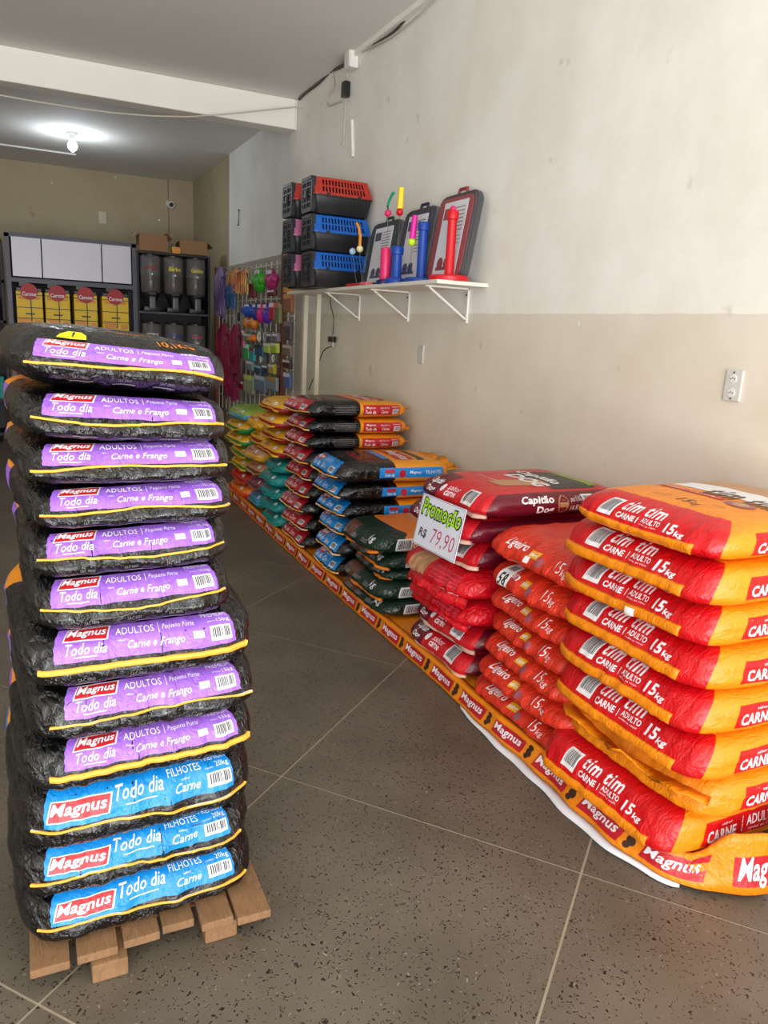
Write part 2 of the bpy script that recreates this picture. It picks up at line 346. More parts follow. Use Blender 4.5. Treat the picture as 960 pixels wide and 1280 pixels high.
class Print:
    """flat print laid on a sack face; coordinates are fractions of the label rectangle (u0,u1,v0,v1)"""
    def __init__(s, sack, face, rect, wob=0, seed=0):
        s.k, s.f, s.r = sack, face, rect; s.V = []; s.F = []; s.MI = []; s.M = []; s.C = []; s.n = 0; s.wob = wob; s.ph = seed
    def _put(s, xy, faces, m, layer):
        u0, u1, v0, v1 = s.r
        U = u0+(u1-u0)*xy[:, 0]; V = v0+(v1-v0)*xy[:, 1]
        s.C.append((float(xy[:, 0].min()), float(xy[:, 0].max()), len(s.V), len(s.F), len(s.F)+len(faces), s.n)); s.V.append(s.k.at(s.f, U, V, .0007+.0006*layer)); s.F += [tuple(i+s.n for i in f) for f in faces]; s.n += len(xy)
        if m not in s.M: s.M.append(m)
        s.MI += [s.M.index(m)]*len(faces)
        return s
    def rect(s, m, x0=0, x1=1, y0=0, y1=1, layer=0, ragged=0, sk=0):
        u0, u1, v0, v1 = s.r
        d = s.k.dim[s.f]; a = max(1, int(abs(x1-x0)*abs(u1-u0)*d[0]*.9)+1); b = max(1, int(abs(y1-y0)*abs(v1-v0)*d[1]*.9)+1)
        X, Y = np.meshgrid(np.linspace(x0, x1, a+1), np.linspace(y0, y1, b+1), indexing='ij')
        if ragged: X = X+ragged*np.sin(Y*23+s.ph)*((X < x0+1e-6)*1.+(X > x1-1e-6)*1.); Y = Y+ragged*2*np.sin(X*37+s.ph)*((Y > y1-1e-6)*1.+(Y < y0+1e-6)*1.)
        X = X+sk*(Y-y0)
        ix = np.arange((a+1)*(b+1)).reshape(a+1, b+1)
        F = np.stack((ix[:-1, :-1], ix[1:, :-1], ix[1:, 1:], ix[:-1, 1:]), -1).reshape(-1, 4).tolist()
        return s._put(np.stack((X, Y), -1).reshape(-1, 2), F, m, layer)
    def disc(s, m, cx, cy, rx, ry, layer=0, n=16):
        t = np.linspace(0, 2*np.pi, n, endpoint=False); xy = [(cx, cy)]
        for q in (.5, 1): xy += [(cx+rx*q*math.cos(a), cy+ry*q*math.sin(a)) for a in t]
        F = [(0, 1+i, 1+(i+1) % n) for i in range(n)]+[(1+i, 1+n+i, 1+n+(i+1) % n, 1+(i+1) % n) for i in range(n)]
        return s._put(np.array(xy), F, m, layer)
    def text(s, t, m, x0, x1, y0, y1, layer=1, shear=0, bold=0, tilt=0, res=2):
        v, f, _ = text_mesh(t, shear, bold, res)
        X = x0+(x1-x0)*v[:, 0]; Y = y0+(y1-y0)*v[:, 1]+tilt*v[:, 0]
        return s._put(np.stack((X, Y), -1), f, m, layer)
    def bars(s, x0, x1, y0, y1, layer=1, seed=3, paper=None, ink=None):
        s.rect(paper or M_PAPER, x0, x1, y0, y1, layer)
        rs = random.Random(seed); x = x0+(x1-x0)*.1
        while x < x1-(x1-x0)*.12:
            w = (x1-x0)*rs.choice((.02, .035, .05)); s.rect(ink or M_INK, x, x+w, y0+(y1-y0)*.22, y1-(y1-y0)*.1, layer+1); x += w+(x1-x0)*rs.choice((.025, .04))
        return s
    def done(s, name, parent, label=None):
        if not s.V: return None
        gap = .035
        if name in ('lettering', 'end_print', 'flank_print', 'top_print', 'small_print') and s.f != 'L' and len(s.C) > 1:
            cs = sorted(s.C); groups = [[cs[0]]]; hi = cs[0][1]         # words standing well apart are prints of their own
            for c_ in cs[1:]:
                if c_[0] > hi+gap: groups.append([])
                groups[-1].append(c_); hi = max(hi, c_[1])
            if len(groups) > 1:
                for g_ in groups:
                    V_ = []; F_ = []; I_ = []; n_ = 0
                    for c_ in sorted(g_, key=lambda q: q[2]):
                        V_.append(s.V[c_[2]]); F_ += [tuple(k-c_[5]+n_ for k in f) for f in s.F[c_[3]:c_[4]]]; I_ += s.MI[c_[3]:c_[4]]; n_ += len(s.V[c_[2]])
                    o = mesh(name, np.concatenate(V_), F_, s.M, parent, I_, True)
                return o
        o = mesh(name, np.concatenate(s.V), s.F, s.M, parent, s.MI, True)
        if label: o['label'] = label
        return o
def seam(sk, parent, mats, v=-.55, out=.014, ht=.007, wave=.15, droop=.004, u0=-.99, u1=.99, seed=0, face='F', two=False, name='seam_strip', tilt=0):
    rs = random.Random(seed); n = 44; a, b, c, d = (rs.uniform(0, 6) for _ in range(4))
    U = np.linspace(u0, u1, n); Vv = v+tilt*U+wave*(.7*np.sin(U*2.6+a)+.3*np.sin(U*5+b))
    P = sk.at(face, U, Vv); N = sk.n.copy(); D = sk.dv.copy()
    o = out*(1+.2*np.sin(U*9+d)); Z = np.array([0, 0, 1.])
    outp = P+N*o[:, None]-Z*droop*(1+.4*np.sin(U*6+a))[:, None]
    V = []; F = []; MI = []
    if ht > .02:                                     # broad folded band lying on the end
        K = 6; g = []
        for k in range(K):
            f = k/(K-1)*2-1; Pk = sk.at(face, U, Vv+f*ht/sk.h*1.1); g.append(Pk+sk.n*out*(.35 if abs(f) > .99 else 1))
        V = np.concatenate([x for x in g]); ix = np.arange(n*K).reshape(K, n)
        F = np.stack((ix[:-1, :-1], ix[:-1, 1:], ix[1:, 1:], ix[1:, :-1]), -1).reshape(-1, 4).tolist()
        o_ = mesh(name, V, F, mats, parent, None, True); so_ = o_.modifiers.new('s', 'SOLIDIFY'); so_.thickness = .004; so_.offset = -1
        return o_
    for i in range(n): V += [P[i]-N[i]*.004+D[i]*ht/2, outp[i]+D[i]*ht/2, outp[i]-D[i]*ht/2, P[i]-N[i]*.004-D[i]*ht/2]
    for i in range(n-1):
        for k in range(4):
            F.append((4*i+k, 4*i+4+k, 4*i+4+(k+1) % 4, 4*i+(k+1) % 4)); MI.append(1 if two and k == 0 and math.sin(i*.35+b) > .1 else 0)
    F += [(3, 2, 1, 0), tuple(4*(n-1)+k for k in range(4))]; MI += [0, 0]
    return mesh(name, V, F, mats, parent, MI, True)
M_PAPER = mat('label_white', (232, 230, 232), .45); M_INK = mat('ink_black', (40, 40, 46), .5)
M_TW = film('print_white', (240, 236, 240), .35, .25)
M_BLK = film('black_film', (10, 10, 12), .17, 1.0, coat=.25, crumple=1.5); M_ORG = film('orange_film', (238, 150, 22), .34, .4)
M_PUR = film('purple_film', (150, 98, 206), .34, .5, crumple=1); M_BLU = film('blue_film', (18, 134, 216), .34, .5, crumple=1); M_RBD = film('red_badge', (186, 28, 40), .35, .3)
M_SEAM = mat('seam_orange', (246, 172, 60), .4); M_SEAMP = mat('seam_pale', (240, 200, 180), .4); M_YEL = mat('yellow_sticker', (232, 226, 20), .4)
M_GREYT = film('grey_print', (120, 118, 120), .4, .3)
M_TOR = film('amber_film', (236, 136, 12), .4, .55, crumple=.35); M_TRD = film('bright_red_film', (202, 10, 20), .33, .6, crumple=.4); M_DKT = film('brown_print', (74, 48, 24), .4, .3)
M_LIG = film('vermilion_film', (214, 50, 26), .36, .8, crumple=.6); M_MAR = film('maroon_film', (104, 12, 34), .3, .4); M_CRD = film('crimson_film', (204, 24, 36), .3, .5)
M_CR2 = film('scarlet_film', (212, 18, 32), .3, .9, crumple=.7); M_GRN = film('deep_green_film', (16, 42, 30), .28, .7, crumple=1.5); M_GOR = film('orange2_film', (226, 122, 30), .35, .4)
M_TEA = film('teal_film', (22, 140, 138), .28, .8, crumple=.9); M_YLW = film('yellow_film', (232, 172, 32), .35, .4); M_GRE = film('green_film', (20, 130, 60), .35, .4); M_DRD = film('dark_red_film', (150, 18, 24), .35, .4)
M_LIME = film('lime_film', (140, 170, 50), .35, .3); M_TAN = film('tan_print', (190, 140, 100), .4, .3); M_HAM = film('meat_print', (150, 80, 96), .4, .3); M_CHK = film('charcoal_print', (46, 44, 42), .35, .3)
M_BRN = film('brown_film', (96, 56, 40), .35, .4); M_SKY = film('sky_film', (70, 150, 200), .35, .4); M_PNK = film('pink_film', (214, 60, 84), .3, .5)

def root(name, label, x, y, z, rz, tilt=0, pitch=0, group=None):
    return thing(name, label, 'sack', (x, y, z), (R(pitch), R(tilt), R(rz)), group)
def logo(pr, x0, x1, y0, y1, layer=1, res=2, slant=.04):
    pr.rect(M_PAPER, x0-.008, x1+.008, y0-.03, y1+.03, layer, sk=slant); pr.rect(M_RBD, x0, x1, y0, y1, layer+1, sk=slant)
    pr.text('Magnus', M_TW, x0+.01, x1+.0, y0+(y1-y0)*.12, y1-(y1-y0)*.06, layer+2, shear=.25, bold=.02, res=res)

def left_sack(kind, i, label, x, y, z, w, h, rz, v_l, tilt, top=False):
    big = kind != 'small'
    r = root('pet_food_sack', label, x, y, z, rz, group='black pet food sacks on the small pallet')
    sk = Sack(w, .66 if big else .60, h, 100+i, 1.15, 1.35, flat=1. if not top else .2, nz=3.6 if not top else 2.5, slant=.03 if not top else .05, nar=.08)
    sk.body([M_BLK, M_ORG, M_PUR if kind != 'blue' else M_BLU], lambda a, b, c: np.where(b > .3, np.where((np.abs(c) < .55) & (b < .8) & (np.abs(a) > .99), 2, 1), 0), r)
    u0, u1, v0, v1 = v_l
    pr = Print(sk, 'F', (u0, u1, v0, v1), seed=i)
    lab = pr.rect(M_PUR if kind != 'blue' else M_BLU, 0, 1, 0, 1, 0, ragged=.003).done('end_label', r, 'bright blue printed end panel' if kind == 'blue' else 'purple printed end panel')
    t = Print(sk, 'F', (u0, u1, v0, v1))
    if kind == 'blue':
        logo(t, .02, .31, .16, .62)
        t.text('Todo dia', M_TW, .35, .60, .40, .76, 1, .3, .006, tilt=.03)
        t.rect(M_TW, .40, .56, .27, .30, 1)
        t.text('FILHOTES', M_TW, .63, .82, .68, .86, 1)
        t.text('sabor', M_TW, .70, .75, .52, .58, 1); t.text('Carne', M_TW, .66, .80, .20, .46, 1, .35, .006)
        t.text('PREMIUM', M_TW, .84, .99, .86, .98, 1); t.text('contém', M_TW, .84, .89, .66, .70, 1); t.text('20kg', M_TW, .905, .985, .62, .80, 1)
        l2 = Print(sk, 'F', (u0, u1, v0, v1)).bars(.84, .985, .16, .56, 1, 5)
    else:
        logo(t, .05, .27, .62, .95)
        t.text('Todo dia', M_TW, .06, .27, .22, .54, 1, .3, .004); t.rect(M_TW, .10, .22, .12, .15, 1)
        t.text('ADULTOS', M_TW, .32, .53, .66, .86, 1, 0, .002); t.rect(M_TW, .555, .558, .62, .9, 1)
        t.text('Pequeno Porte', M_TW, .575, .76, .66, .84, 1, .35)
        t.text('sabor', M_TW, .33, .37, .48, .54, 1); t.text('Carne e Frango', M_TW, .38, .69, .16, .48, 1, .35, .002)
        t.rect(M_PAPER, .74, .80, .30, .52, 1); t.text('PREMIUM', M_TW, .82, .98, .88, .99, 1); t.text('peso', M_TW, .84, .89, .72, .76, 1)
        t.text('15kg' if big else '10,1kg', M_TW, .90, .98, .68, .82, 1)
        l2 = Print(sk, 'F', (u0, u1, v0, v1)).bars(.84, .97, .14, .60, 1, 5)
    t.done('lettering', lab); l2.done('barcode', lab)
    th = i in (7, 9)
    seam(sk, r, [M_SEAM, M_SEAMP], v=v0-(.17 if th else .12), out=.006, ht=.012 if th else .0045, wave=.02 if th else .11, seed=i, two=not th, tilt=tilt, droop=.001, u0=max(-1., u0-.14), u1=1.0)
    b = Print(sk, 'F', (-.8, .8, -1, v0-.15))
    for k in range(3):
        x0 = .12+.27*k; b.text('SAC 0800', M_GREYT, x0+.03, x0+.12, .52, .66, 0, res=1); b.text('_________', M_GREYT, x0, x0+.15, .36, .42, 0, res=1)
    b.done('small_print', r)
    sd = Print(sk, 'L', (-.75, -.1, -.5, .5)); 
    if top:
        tp = Print(sk, 'T', (-1, 1, -1, 1))
        tp.text('Adultos', M_TOR, .40, .62, .12, .16, 0, .1, .01); Print(sk, 'F', (.36, .78, .66, .94)).text('10,1KG', M_TOR, 0, 1, 0, 1, 0, .1, .01).done('weight_print', r)
        tp.rect(M_ORG, .04, .5, .62, .8, 0); tp.text('Magnus', M_PAPER, .2, .75, .7, .85, 1, .2, .01)
        for k in range(9): tp.text('~', M_TW, .25+.05*k, .28+.05*k, .56, .58, 1)
        tp.done('top_print', r)
        st = Print(sk, 'F', (-.72, -.42, .58, .88)); st._put(np.array([(0, .0), (.5, -.05), (1, .0), (.95, .5), (.72, .95), (.5, .98), (.25, .95), (.05, .5), (.5, .5)]), [(8, 0, 1), (8, 1, 2), (8, 2, 3), (8, 3, 4), (8, 4, 5), (8, 5, 6), (8, 6, 7), (8, 7, 0)], M_YEL, 3)
        st.text('!', M_INK, .46, .56, .15, .8, 6, 0, .03); st.done('sticker', r, 'yellow triangular sticker')
    return r
# z of bottoms and x extents taken from the photograph
nm = ['topmost with yellow sticker', 'second from the top', 'third from the top', 'fourth from the top', 'fifth from the top', 'sixth from the top']
zb = [1.348, 1.252, 1.160, 1.068, .965, .846]; hb = [.135, .100, .096, .096, .106, .122]
offs = [(.190, 0), (.196, .3), (.198, -.5), (.203, .6), (.200, -.8), (.208, -1.6)]
# ------- pallet under the left stack
M_WOOD = mat('pallet_wood', (134, 100, 68), .8, noise=.35, nscale=11, bump=.7, bscale=26, stretch=(3, .6, 1)); M_WOOD2 = mat('pallet_wood_end', (176, 112, 66), .8, noise=.25, nscale=20)
pt = thing('wooden_pallet', 'small rough wooden pallet on the floor under the stack of black sacks', 'pallet', (.215, 1.95, 0))
xs = [(-.271, -.188), (-.171, -.082), (-.073, .010), (.023, .099), (.108, .186), (.195, .280)]
pr_ = [-.375, -.372, -.362, -.350, -.378, -.390]
for k, ((a, b), y0) in enumerate(zip(xs, pr_)):
    g = G(); g.box(((a+b)/2, (y0+.30)/2, .062), (b-a, .30-y0, .022), bev=.003)
    o = g.add('board', [M_WOOD], pt); o.rotation_euler = (0, 0, R(random.uniform(-.8, .8)))
for k, x in enumerate((-.105, .159)):
    g = G(); g.box((x, -.02+.01*k, .025), (.08, .73-.02*k, .048), bev=.004); g.add('runner', M_WOOD, pt)
g = G(); g.box((.0, -.25, .0500), (.53, .06, .004)); g.add('cross_batten', M_WOOD2, pt)
for i in range(6):
    left_sack('small', i+1, 'black sack with purple end label, %s of the pallet stack' % nm[i], offs[i][0]-.012, 1.93, zb[i]-.005, .45, hb[i], offs[i][1]+3.2, (-.88, .88, .04, .85) if i else (-.90, .86, -.02, .50), 0, top=i == 0).rotation_euler.y = R((4.5, 3, .2, -.5, -1.5, -1)[i])
nm = ['upper of three in the middle of the pallet stack', 'second of three in the middle of the pallet stack', 'just above the blue labelled sacks']
for k, (x, z, h, rz) in enumerate(((.224, .712, .136, -1.2), (.228, .584, .130, .8), (.222, .470, .118, 1.0))):
    left_sack('big', 7+k, 'wide purple labelled sack, %s' % nm[k], x-.02, 1.95, z, .545, h, rz+2.2, (-.74, .86, .0, .84), .02)
nm = ['top', 'middle', 'bottom']
for k, (x, z, h, rz) in enumerate(((.198, .318, .152, .6), (.192, .196, .125, .4), (.196, .0735, .126, 1.2))):
    left_sack('blue', 10+k, 'black sack with bright blue end label, %s one of three under the purple ones' % nm[k], x, 1.96, z, .565, h, rz+1.4, (-.86, .83, -.05, .86), 0)

# ------- right hand row : local -Y faces the aisle, flank +X faces the camera
def row_sack(name, label, y0, y1, z, h, xf=1.6, l=.72, seed=0, rz=0, wr=1., res=1., group=None, tilt=0, **k):
    r = root(name, label, xf+l/2, (y0+y1)/2, z, -90+rz, group=group, tilt=tilt)
    return r, Sack(abs(y1-y0), l, h, seed, wr, res, **k)
# timtim
tz = [(.932, .135), (.824, .124), (.708, .126), (.590, .128), (.470, .130), (.345, .134), (.216, .137), (.076, .148)]
tn = ['topmost, printed with a ham picture', 'second from the top', 'third from the top', 'fourth from the top', 'fifth from the top', 'sixth from the top', '', 'lowest of the red and orange stack, turned outward']
ty = [(1.320, 1.92, 1.59, 2), (1.300, 1.95, 1.585, 0), (1.295, 1.945, 1.595, 0), (1.275, 1.93, 1.585, .5), (1.25, 1.90, 1.575, -1), (1.225, 1.895, 1.565, .4), (1.235, 1.88, 1.62, 1), (1.285, 1.90, 1.545, 2)]
for i, ((z, h), (y0, y1, xf, rz)) in enumerate(zip(tz, ty)):
    mid = i == 6
    r, sk = row_sack('pet_food_sack', 'orange sack with crumpled plain end flap instead of a red cap' if mid else 'orange sack with bright red end cap, ' + tn[i], y0, y1, z, h, xf, .74, 200+i, rz, 1., 1.4, 'orange sacks with red end caps', flat=1 if i else .35, nz=3.8 if i else 2.6)
    sk.body([M_TOR, M_TRD, M_PAPER], (lambda a, b, c: 0*a.astype(int)) if mid else (lambda a, b, c: np.where(b < -.955, 1, 0)), r)
    if mid:
        seam(sk, r, [M_TOR, M_TOR], v=.1, out=.055, ht=.006, wave=.15, droop=.02, seed=i, name='crumpled_flap')
    else:
        seam(sk, r, [M_TOR, M_TOR], v=-.38, out=.006, ht=.026 if i else .030, wave=.04, droop=.0, seed=i, u0=-1.0, u1=.74, tilt=0)
        e = Print(sk, 'F', (-.70, .66, -.12, .78 if i in (0, 7) else .92)); e.bars(.08, .235, .10, .86, 0, 4); e.done('barcode', r)
        t = Print(sk, 'F', (-.70, .66, -.12, .78 if i in (0, 7) else .92))
        t.text('tim tim', M_TW, .28, .70, .46, .94, 0, .18, .02); t.text('CARNE', M_TW, .28, .47, .12, .36, 0, 0, .03); t.rect(M_TW, .50, .505, .12, .38, 0)
        t.text('ADULTO', M_TW, .53, .71, .20, .40, 0, 0, .02); t.text('todas as raças', M_TW, .53, .70, .08, .15, 0); t.text('15', M_TW, .765, .86, .10, .50, 0, .1, .03); t.text('kg', M_TW, .87, .95, .03, .30, 0, .1, .02)
        t.done('lettering', r)
        if i == 2:
            Print(sk, 'F', (.1, .2, -.52, -.28)).rect(M_PAPER, layer=14).done('sticker', r, 'white sticker')
    fl_ = Print(sk, 'R', (-.66, .20, -.42, .46)); lb = fl_.rect(M_TRD).done('flank_label', r)
    t = Print(sk, 'R', (-.66, .20, -.42, .46)); t.text('CARNE', M_TW, .05, .42, .12, .62, 1, 0, .03); t.text('sabor', M_TW, .22, .36, .74, .86, 1); t.rect(M_TW, .5, .507, .15, .85, 1)
    t.text('ADULTO', M_TW, .56, .96, .36, .8, 1, 0, .02); t.text('todas as raças', M_TW, .6, .95, .12, .25, 1); t.done('lettering', lb)
    if i == 0:
        tp = Print(sk, 'T', (-1, 1, -1, 1))
        tp.rect(M_TAN, .05, .97, .60, .98, 0); tp.rect(M_PAPER, .1, .95, .46, .62, 1)
        tp.text('tim tim', M_DKT, .42, .86, .40, .56, 2, .1, .03); tp.text('15', M_DKT, .48, .57, .16, .24, 0, .15, .02); tp.text('kg', M_DKT, .58, .64, .13, .21, 0, .15)
        tp.rect(M_TRD, .12, .60, .36, .40, 2); tp.text('sabor carne', M_TW, .2, .55, .37, .39, 3)
        tp.disc(M_HAM, .72, .36, .09, .05, 2); tp.disc(M_TAN, .72, .36, .05, .03, 3); tp.disc(M_HAM, .8, .68, .1, .08, 2); tp.text('com vitaminas', M_DKT, .30, .42, .2, .215, 0); tp.text('e minerais', M_DKT, .30, .40, .17, .185, 0)
        tp.text('adultos', M_DKT, .66, .74, .24, .255, 0)
        tp.done('top_print', r)
# vermilion sacks (Ligeiro)
lz = [(.668, .135), (.560, .115), (.462, .105), (.364, .105), (.268, .105), (.172, .105), (.080, .100)]
ln = ['topmost, showing its wide flat top', 'second from the top, with a small white tag', 'third from the top', 'fourth from the top', 'third from the bottom', 'second from the bottom', 'lowest, on the orange printed sheet']
ly = [(1.76, 2.42, 1.60), (1.84, 2.41, 1.605), (1.84, 2.40, 1.61), (1.83, 2.40, 1.61), (1.81, 2.41, 1.60), (1.79, 2.43, 1.595), (1.80, 2.45, 1.59)]
for i, ((z, h), (y0, y1, xf)) in enumerate(zip(lz, ly)):
    r, sk = row_sack('pet_food_sack', 'plain vermilion sack, ' + ln[i], y0, y1, z, h, xf, .72, 300+i, random.uniform(-1.5, 1.5), 1.5, 1.3, 'vermilion pet food sacks', flat=1 if i else .5, nz=2.7)
    sk.body([M_LIG], lambda a, b, c: 0*a.astype(int), r)
    t = Print(sk, 'F', (-.85, .9, -.75, .85))
    t.text('Ligeiro', M_TW, .14, .37, .52, .84, 0, .12, .015); t.rect(M_YLW, .42, .52, .52, .74, 0, sk=.05); t.text('sabor', M_TW, .43, .52, .58, .70, 1, 0, .01); t.disc(M_HAM, .555, .50, .035, .14, 0)
    t.text('15', M_TW, .70, .77, .46, .76, 0, .12, -.006); t.text('kg', M_TW, .78, .84, .38, .62, 0, .12, -.006)
    t.done('lettering', r)
    if i == 1:
        lb = Print(sk, 'F', (-.66, -.40, -.5, .8)).rect(M_PAPER, layer=1).done('paper_tag', r, 'small white tag numbered by hand')
        Print(sk, 'F', (-.66, -.40, -.5, .8)).text('58', M_INK, .15, .85, .1, .6, 2, .1, .02).bars(.1, .9, .66, .95, 2).done('lettering', lb)
    if i == 0:
        tp = Print(sk, 'T', (-1, 1, -1, 1)); tp.text('15kg', M_PNK, .28, .42, .12, .17, 0, .1); tp.rect(M_PNK, .5, .8, .20, .21, 0); tp.rect(M_PNK, .5, .8, .16, .168, 0); tp.done('top_print', r)
        Print(sk, 'F', (-.14, -.06, -.2, .1)).rect(M_PAPER, layer=1).done('sticker', r)
# maroon / crimson sacks
cz = [(.782, .128), (.672, .112), (.555, .118), (.430, .125), (.310, .120), (.195, .116), (.080, .116)]
cn = ['topmost, maroon flank toward the viewer', 'just under the topmost and behind the price card', 'third from the top, behind the price card', 'fourth from the top, flat crumpled end flap', 'third from the bottom, scarlet and crumpled', 'second from the bottom', 'lowest']
cy = [(2.42, 3.0, 1.60), (2.46, 3.05, 1.575), (2.47, 3.02, 1.62), (2.44, 3.04, 1.56), (2.45, 3.03, 1.59), (2.45, 3.02, 1.62), (2.46, 3.04, 1.60)]
for i, ((z, h), (y0, y1, xf)) in enumerate(zip(cz, cy)):
    sc = i in (3, 4)
    r, sk = row_sack('pet_food_sack', 'maroon and crimson sack, ' + cn[i], y0, y1, z, h, xf, .74, 400+i, (1, -1, 0, 1, -.5, .5, 0)[i], 1.6 if sc else 1., 1.25, 'maroon and crimson pet food sacks', flat=1 if i else .4, nz=2.8)
    if sc:
        sk.body([M_CR2, M_TAN], lambda a, b, c: 0*a.astype(int), r)
        t = Print(sk, 'F', (-.8, .8, -.7, .8)); 
        if i == 3: t.rect(M_TAN, .05, .4, .2, 1, 0); t.rect(M_PAPER, .05, .40, .1, .2, 1); t.rect(M_PAPER, .62, 1., .1, .2, 0)
        for k in range(4): t.rect(M_PNK, .48, .95, .4+.13*k, .45+.13*k, 0)
        t.done('end_print', r); seam(sk, r, [M_CR2, M_SEAMP], v=-.5, out=.035 if i == 3 else .012, ht=.005, wave=.2, droop=.015, seed=i)
    else:
        sk.body([M_CRD, M_MAR], lambda a, b, c: np.where(((np.abs(a) > .99) & (np.abs(c) < .9)) | ((a < -.35) & (b < -.8)), 1, 0), r)
        t = Print(sk, 'F', (-.85, .85, -.5, .9)); t.text('Capitão', M_TW, .06, .26, .55, .86, 0, .1, .02); t.text('Dog', M_TW, .1, .24, .18, .5, 0, .1, .03); t.disc(M_TW, .34, .55, .03, .16, 0); t.text('sabor', M_TW, .42, .6, .55, .75, 0); t.text('carne', M_TW, .42, .58, .3, .5, 0, 0, .02); t.done('lettering', r)
        Print(sk, 'F', (-.85, .85, -.5, .9)).bars(.70, .88, .25, .85, 0).done('barcode', r)
        seam(sk, r, [M_SEAMP, M_CRD], v=-.72, out=.012, ht=.006, wave=.1, seed=i)
    if i == 0:
        t = Print(sk, 'R', (-.9, .9, -.75, .85)); t.text('Capitão', M_TW, .19, .44, .52, .88, 0, 0, .035); t.text('Dog', M_TW, .31, .44, .14, .50, 0, .08, .035)
        t.disc(M_TAN, .51, .52, .042, .34, 0); t.disc(M_MAR, .51, .52, .034, .28, 1); t.rect(M_TAN, .48, .54, .42, .6, 2); t.text('peso 15 KG', M_TW, .57, .66, .55, .8, 0); t.text('14 KG', M_TW, .57, .66, .25, .48, 0)
        t.bars(.67, .78, .25, .85, 0); t.rect(M_HAM, .83, .97, .3, .8, 0); t.done('flank_print', r)
        tp = Print(sk, 'T', (-1, 1, -1, 1)); tp.rect(M_CHK, .3, .98, .50, .9, 0); tp.rect(M_LIME, .3, .9, .84, .99, 1); tp.rect(M_TAN, .55, .75, .2, .55, 1, sk=.2)
        tp.text('Capitão', M_TW, .25, .8, .55, .66, 2, 0, .04); tp.text('DOG', M_TW, .40, .85, .42, .54, 2, 0, .05); tp.text('carne e vegetais', M_TW, .3, .6, .26, .29, 0); tp.rect(M_PNK, .1, .3, .3, .55, 0); tp.done('top_print', r)
# deep green
gz = [(.378, .118), (.308, .080), (.240, .080), (.155, .100), (.078, .092)]
gn = ['topmost', 'second from the top, narrower end', 'middle one of the five', 'second from the bottom', 'lowest, bulging over the printed sheet']
for i, (z, h) in enumerate(gz):
    y0 = (3.33, 3.30, 3.30, 3.25, 3.22)[i]
    r, sk = row_sack('pet_food_sack', 'dark green sack with small white print, %s of its stack' % gn[i], y0, 3.84, z, h, (1.57, 1.62, 1.64, 1.58, 1.58)[i], .70, 500+i, (1, 0, 1, -2, 1)[i], 1.2, .9, 'dark green pet food sacks')
    sk.body([M_GRN, M_GOR], lambda a, b, c: np.where(b > (-.55 if i < 3 else .3), 1, 0), r)
    t = Print(sk, 'F', (-.85, .85, -.6, .85)); t.rect(M_BRN, .02, .4, .3, .95, 0)
    for k in range(3): t.text('sabor', M_GREYT, .08+.28*k, .26+.28*k, .3, .6, 1, .1, .02)
    t.text('kg', M_TW, .8, .92, .4, .8, 1, .1); t.done('end_print', r)
    t = Print(sk, 'R', (-.9, .9, -.7, .7)); t.bars(.12, .27, .15, .85, 0); t.text('carne', M_TW, .28, .40, .3, .6, 0, .1, .02); t.rect(M_TAN, .5, .8, .3, .7, 0); t.done('flank_print', r)
    seam(sk, r, [M_GOR, M_BRN], v=-.75, out=.012, ht=.006, wave=.25, seed=i)
    if i == 0:
        tp = Print(sk, 'T', (-1, 1, -1, 1)); tp.rect(M_TAN, .2, .8, .5, .95, 0); tp.rect(M_PAPER, .3, .7, .6, .8, 1); tp.done('top_print', r)
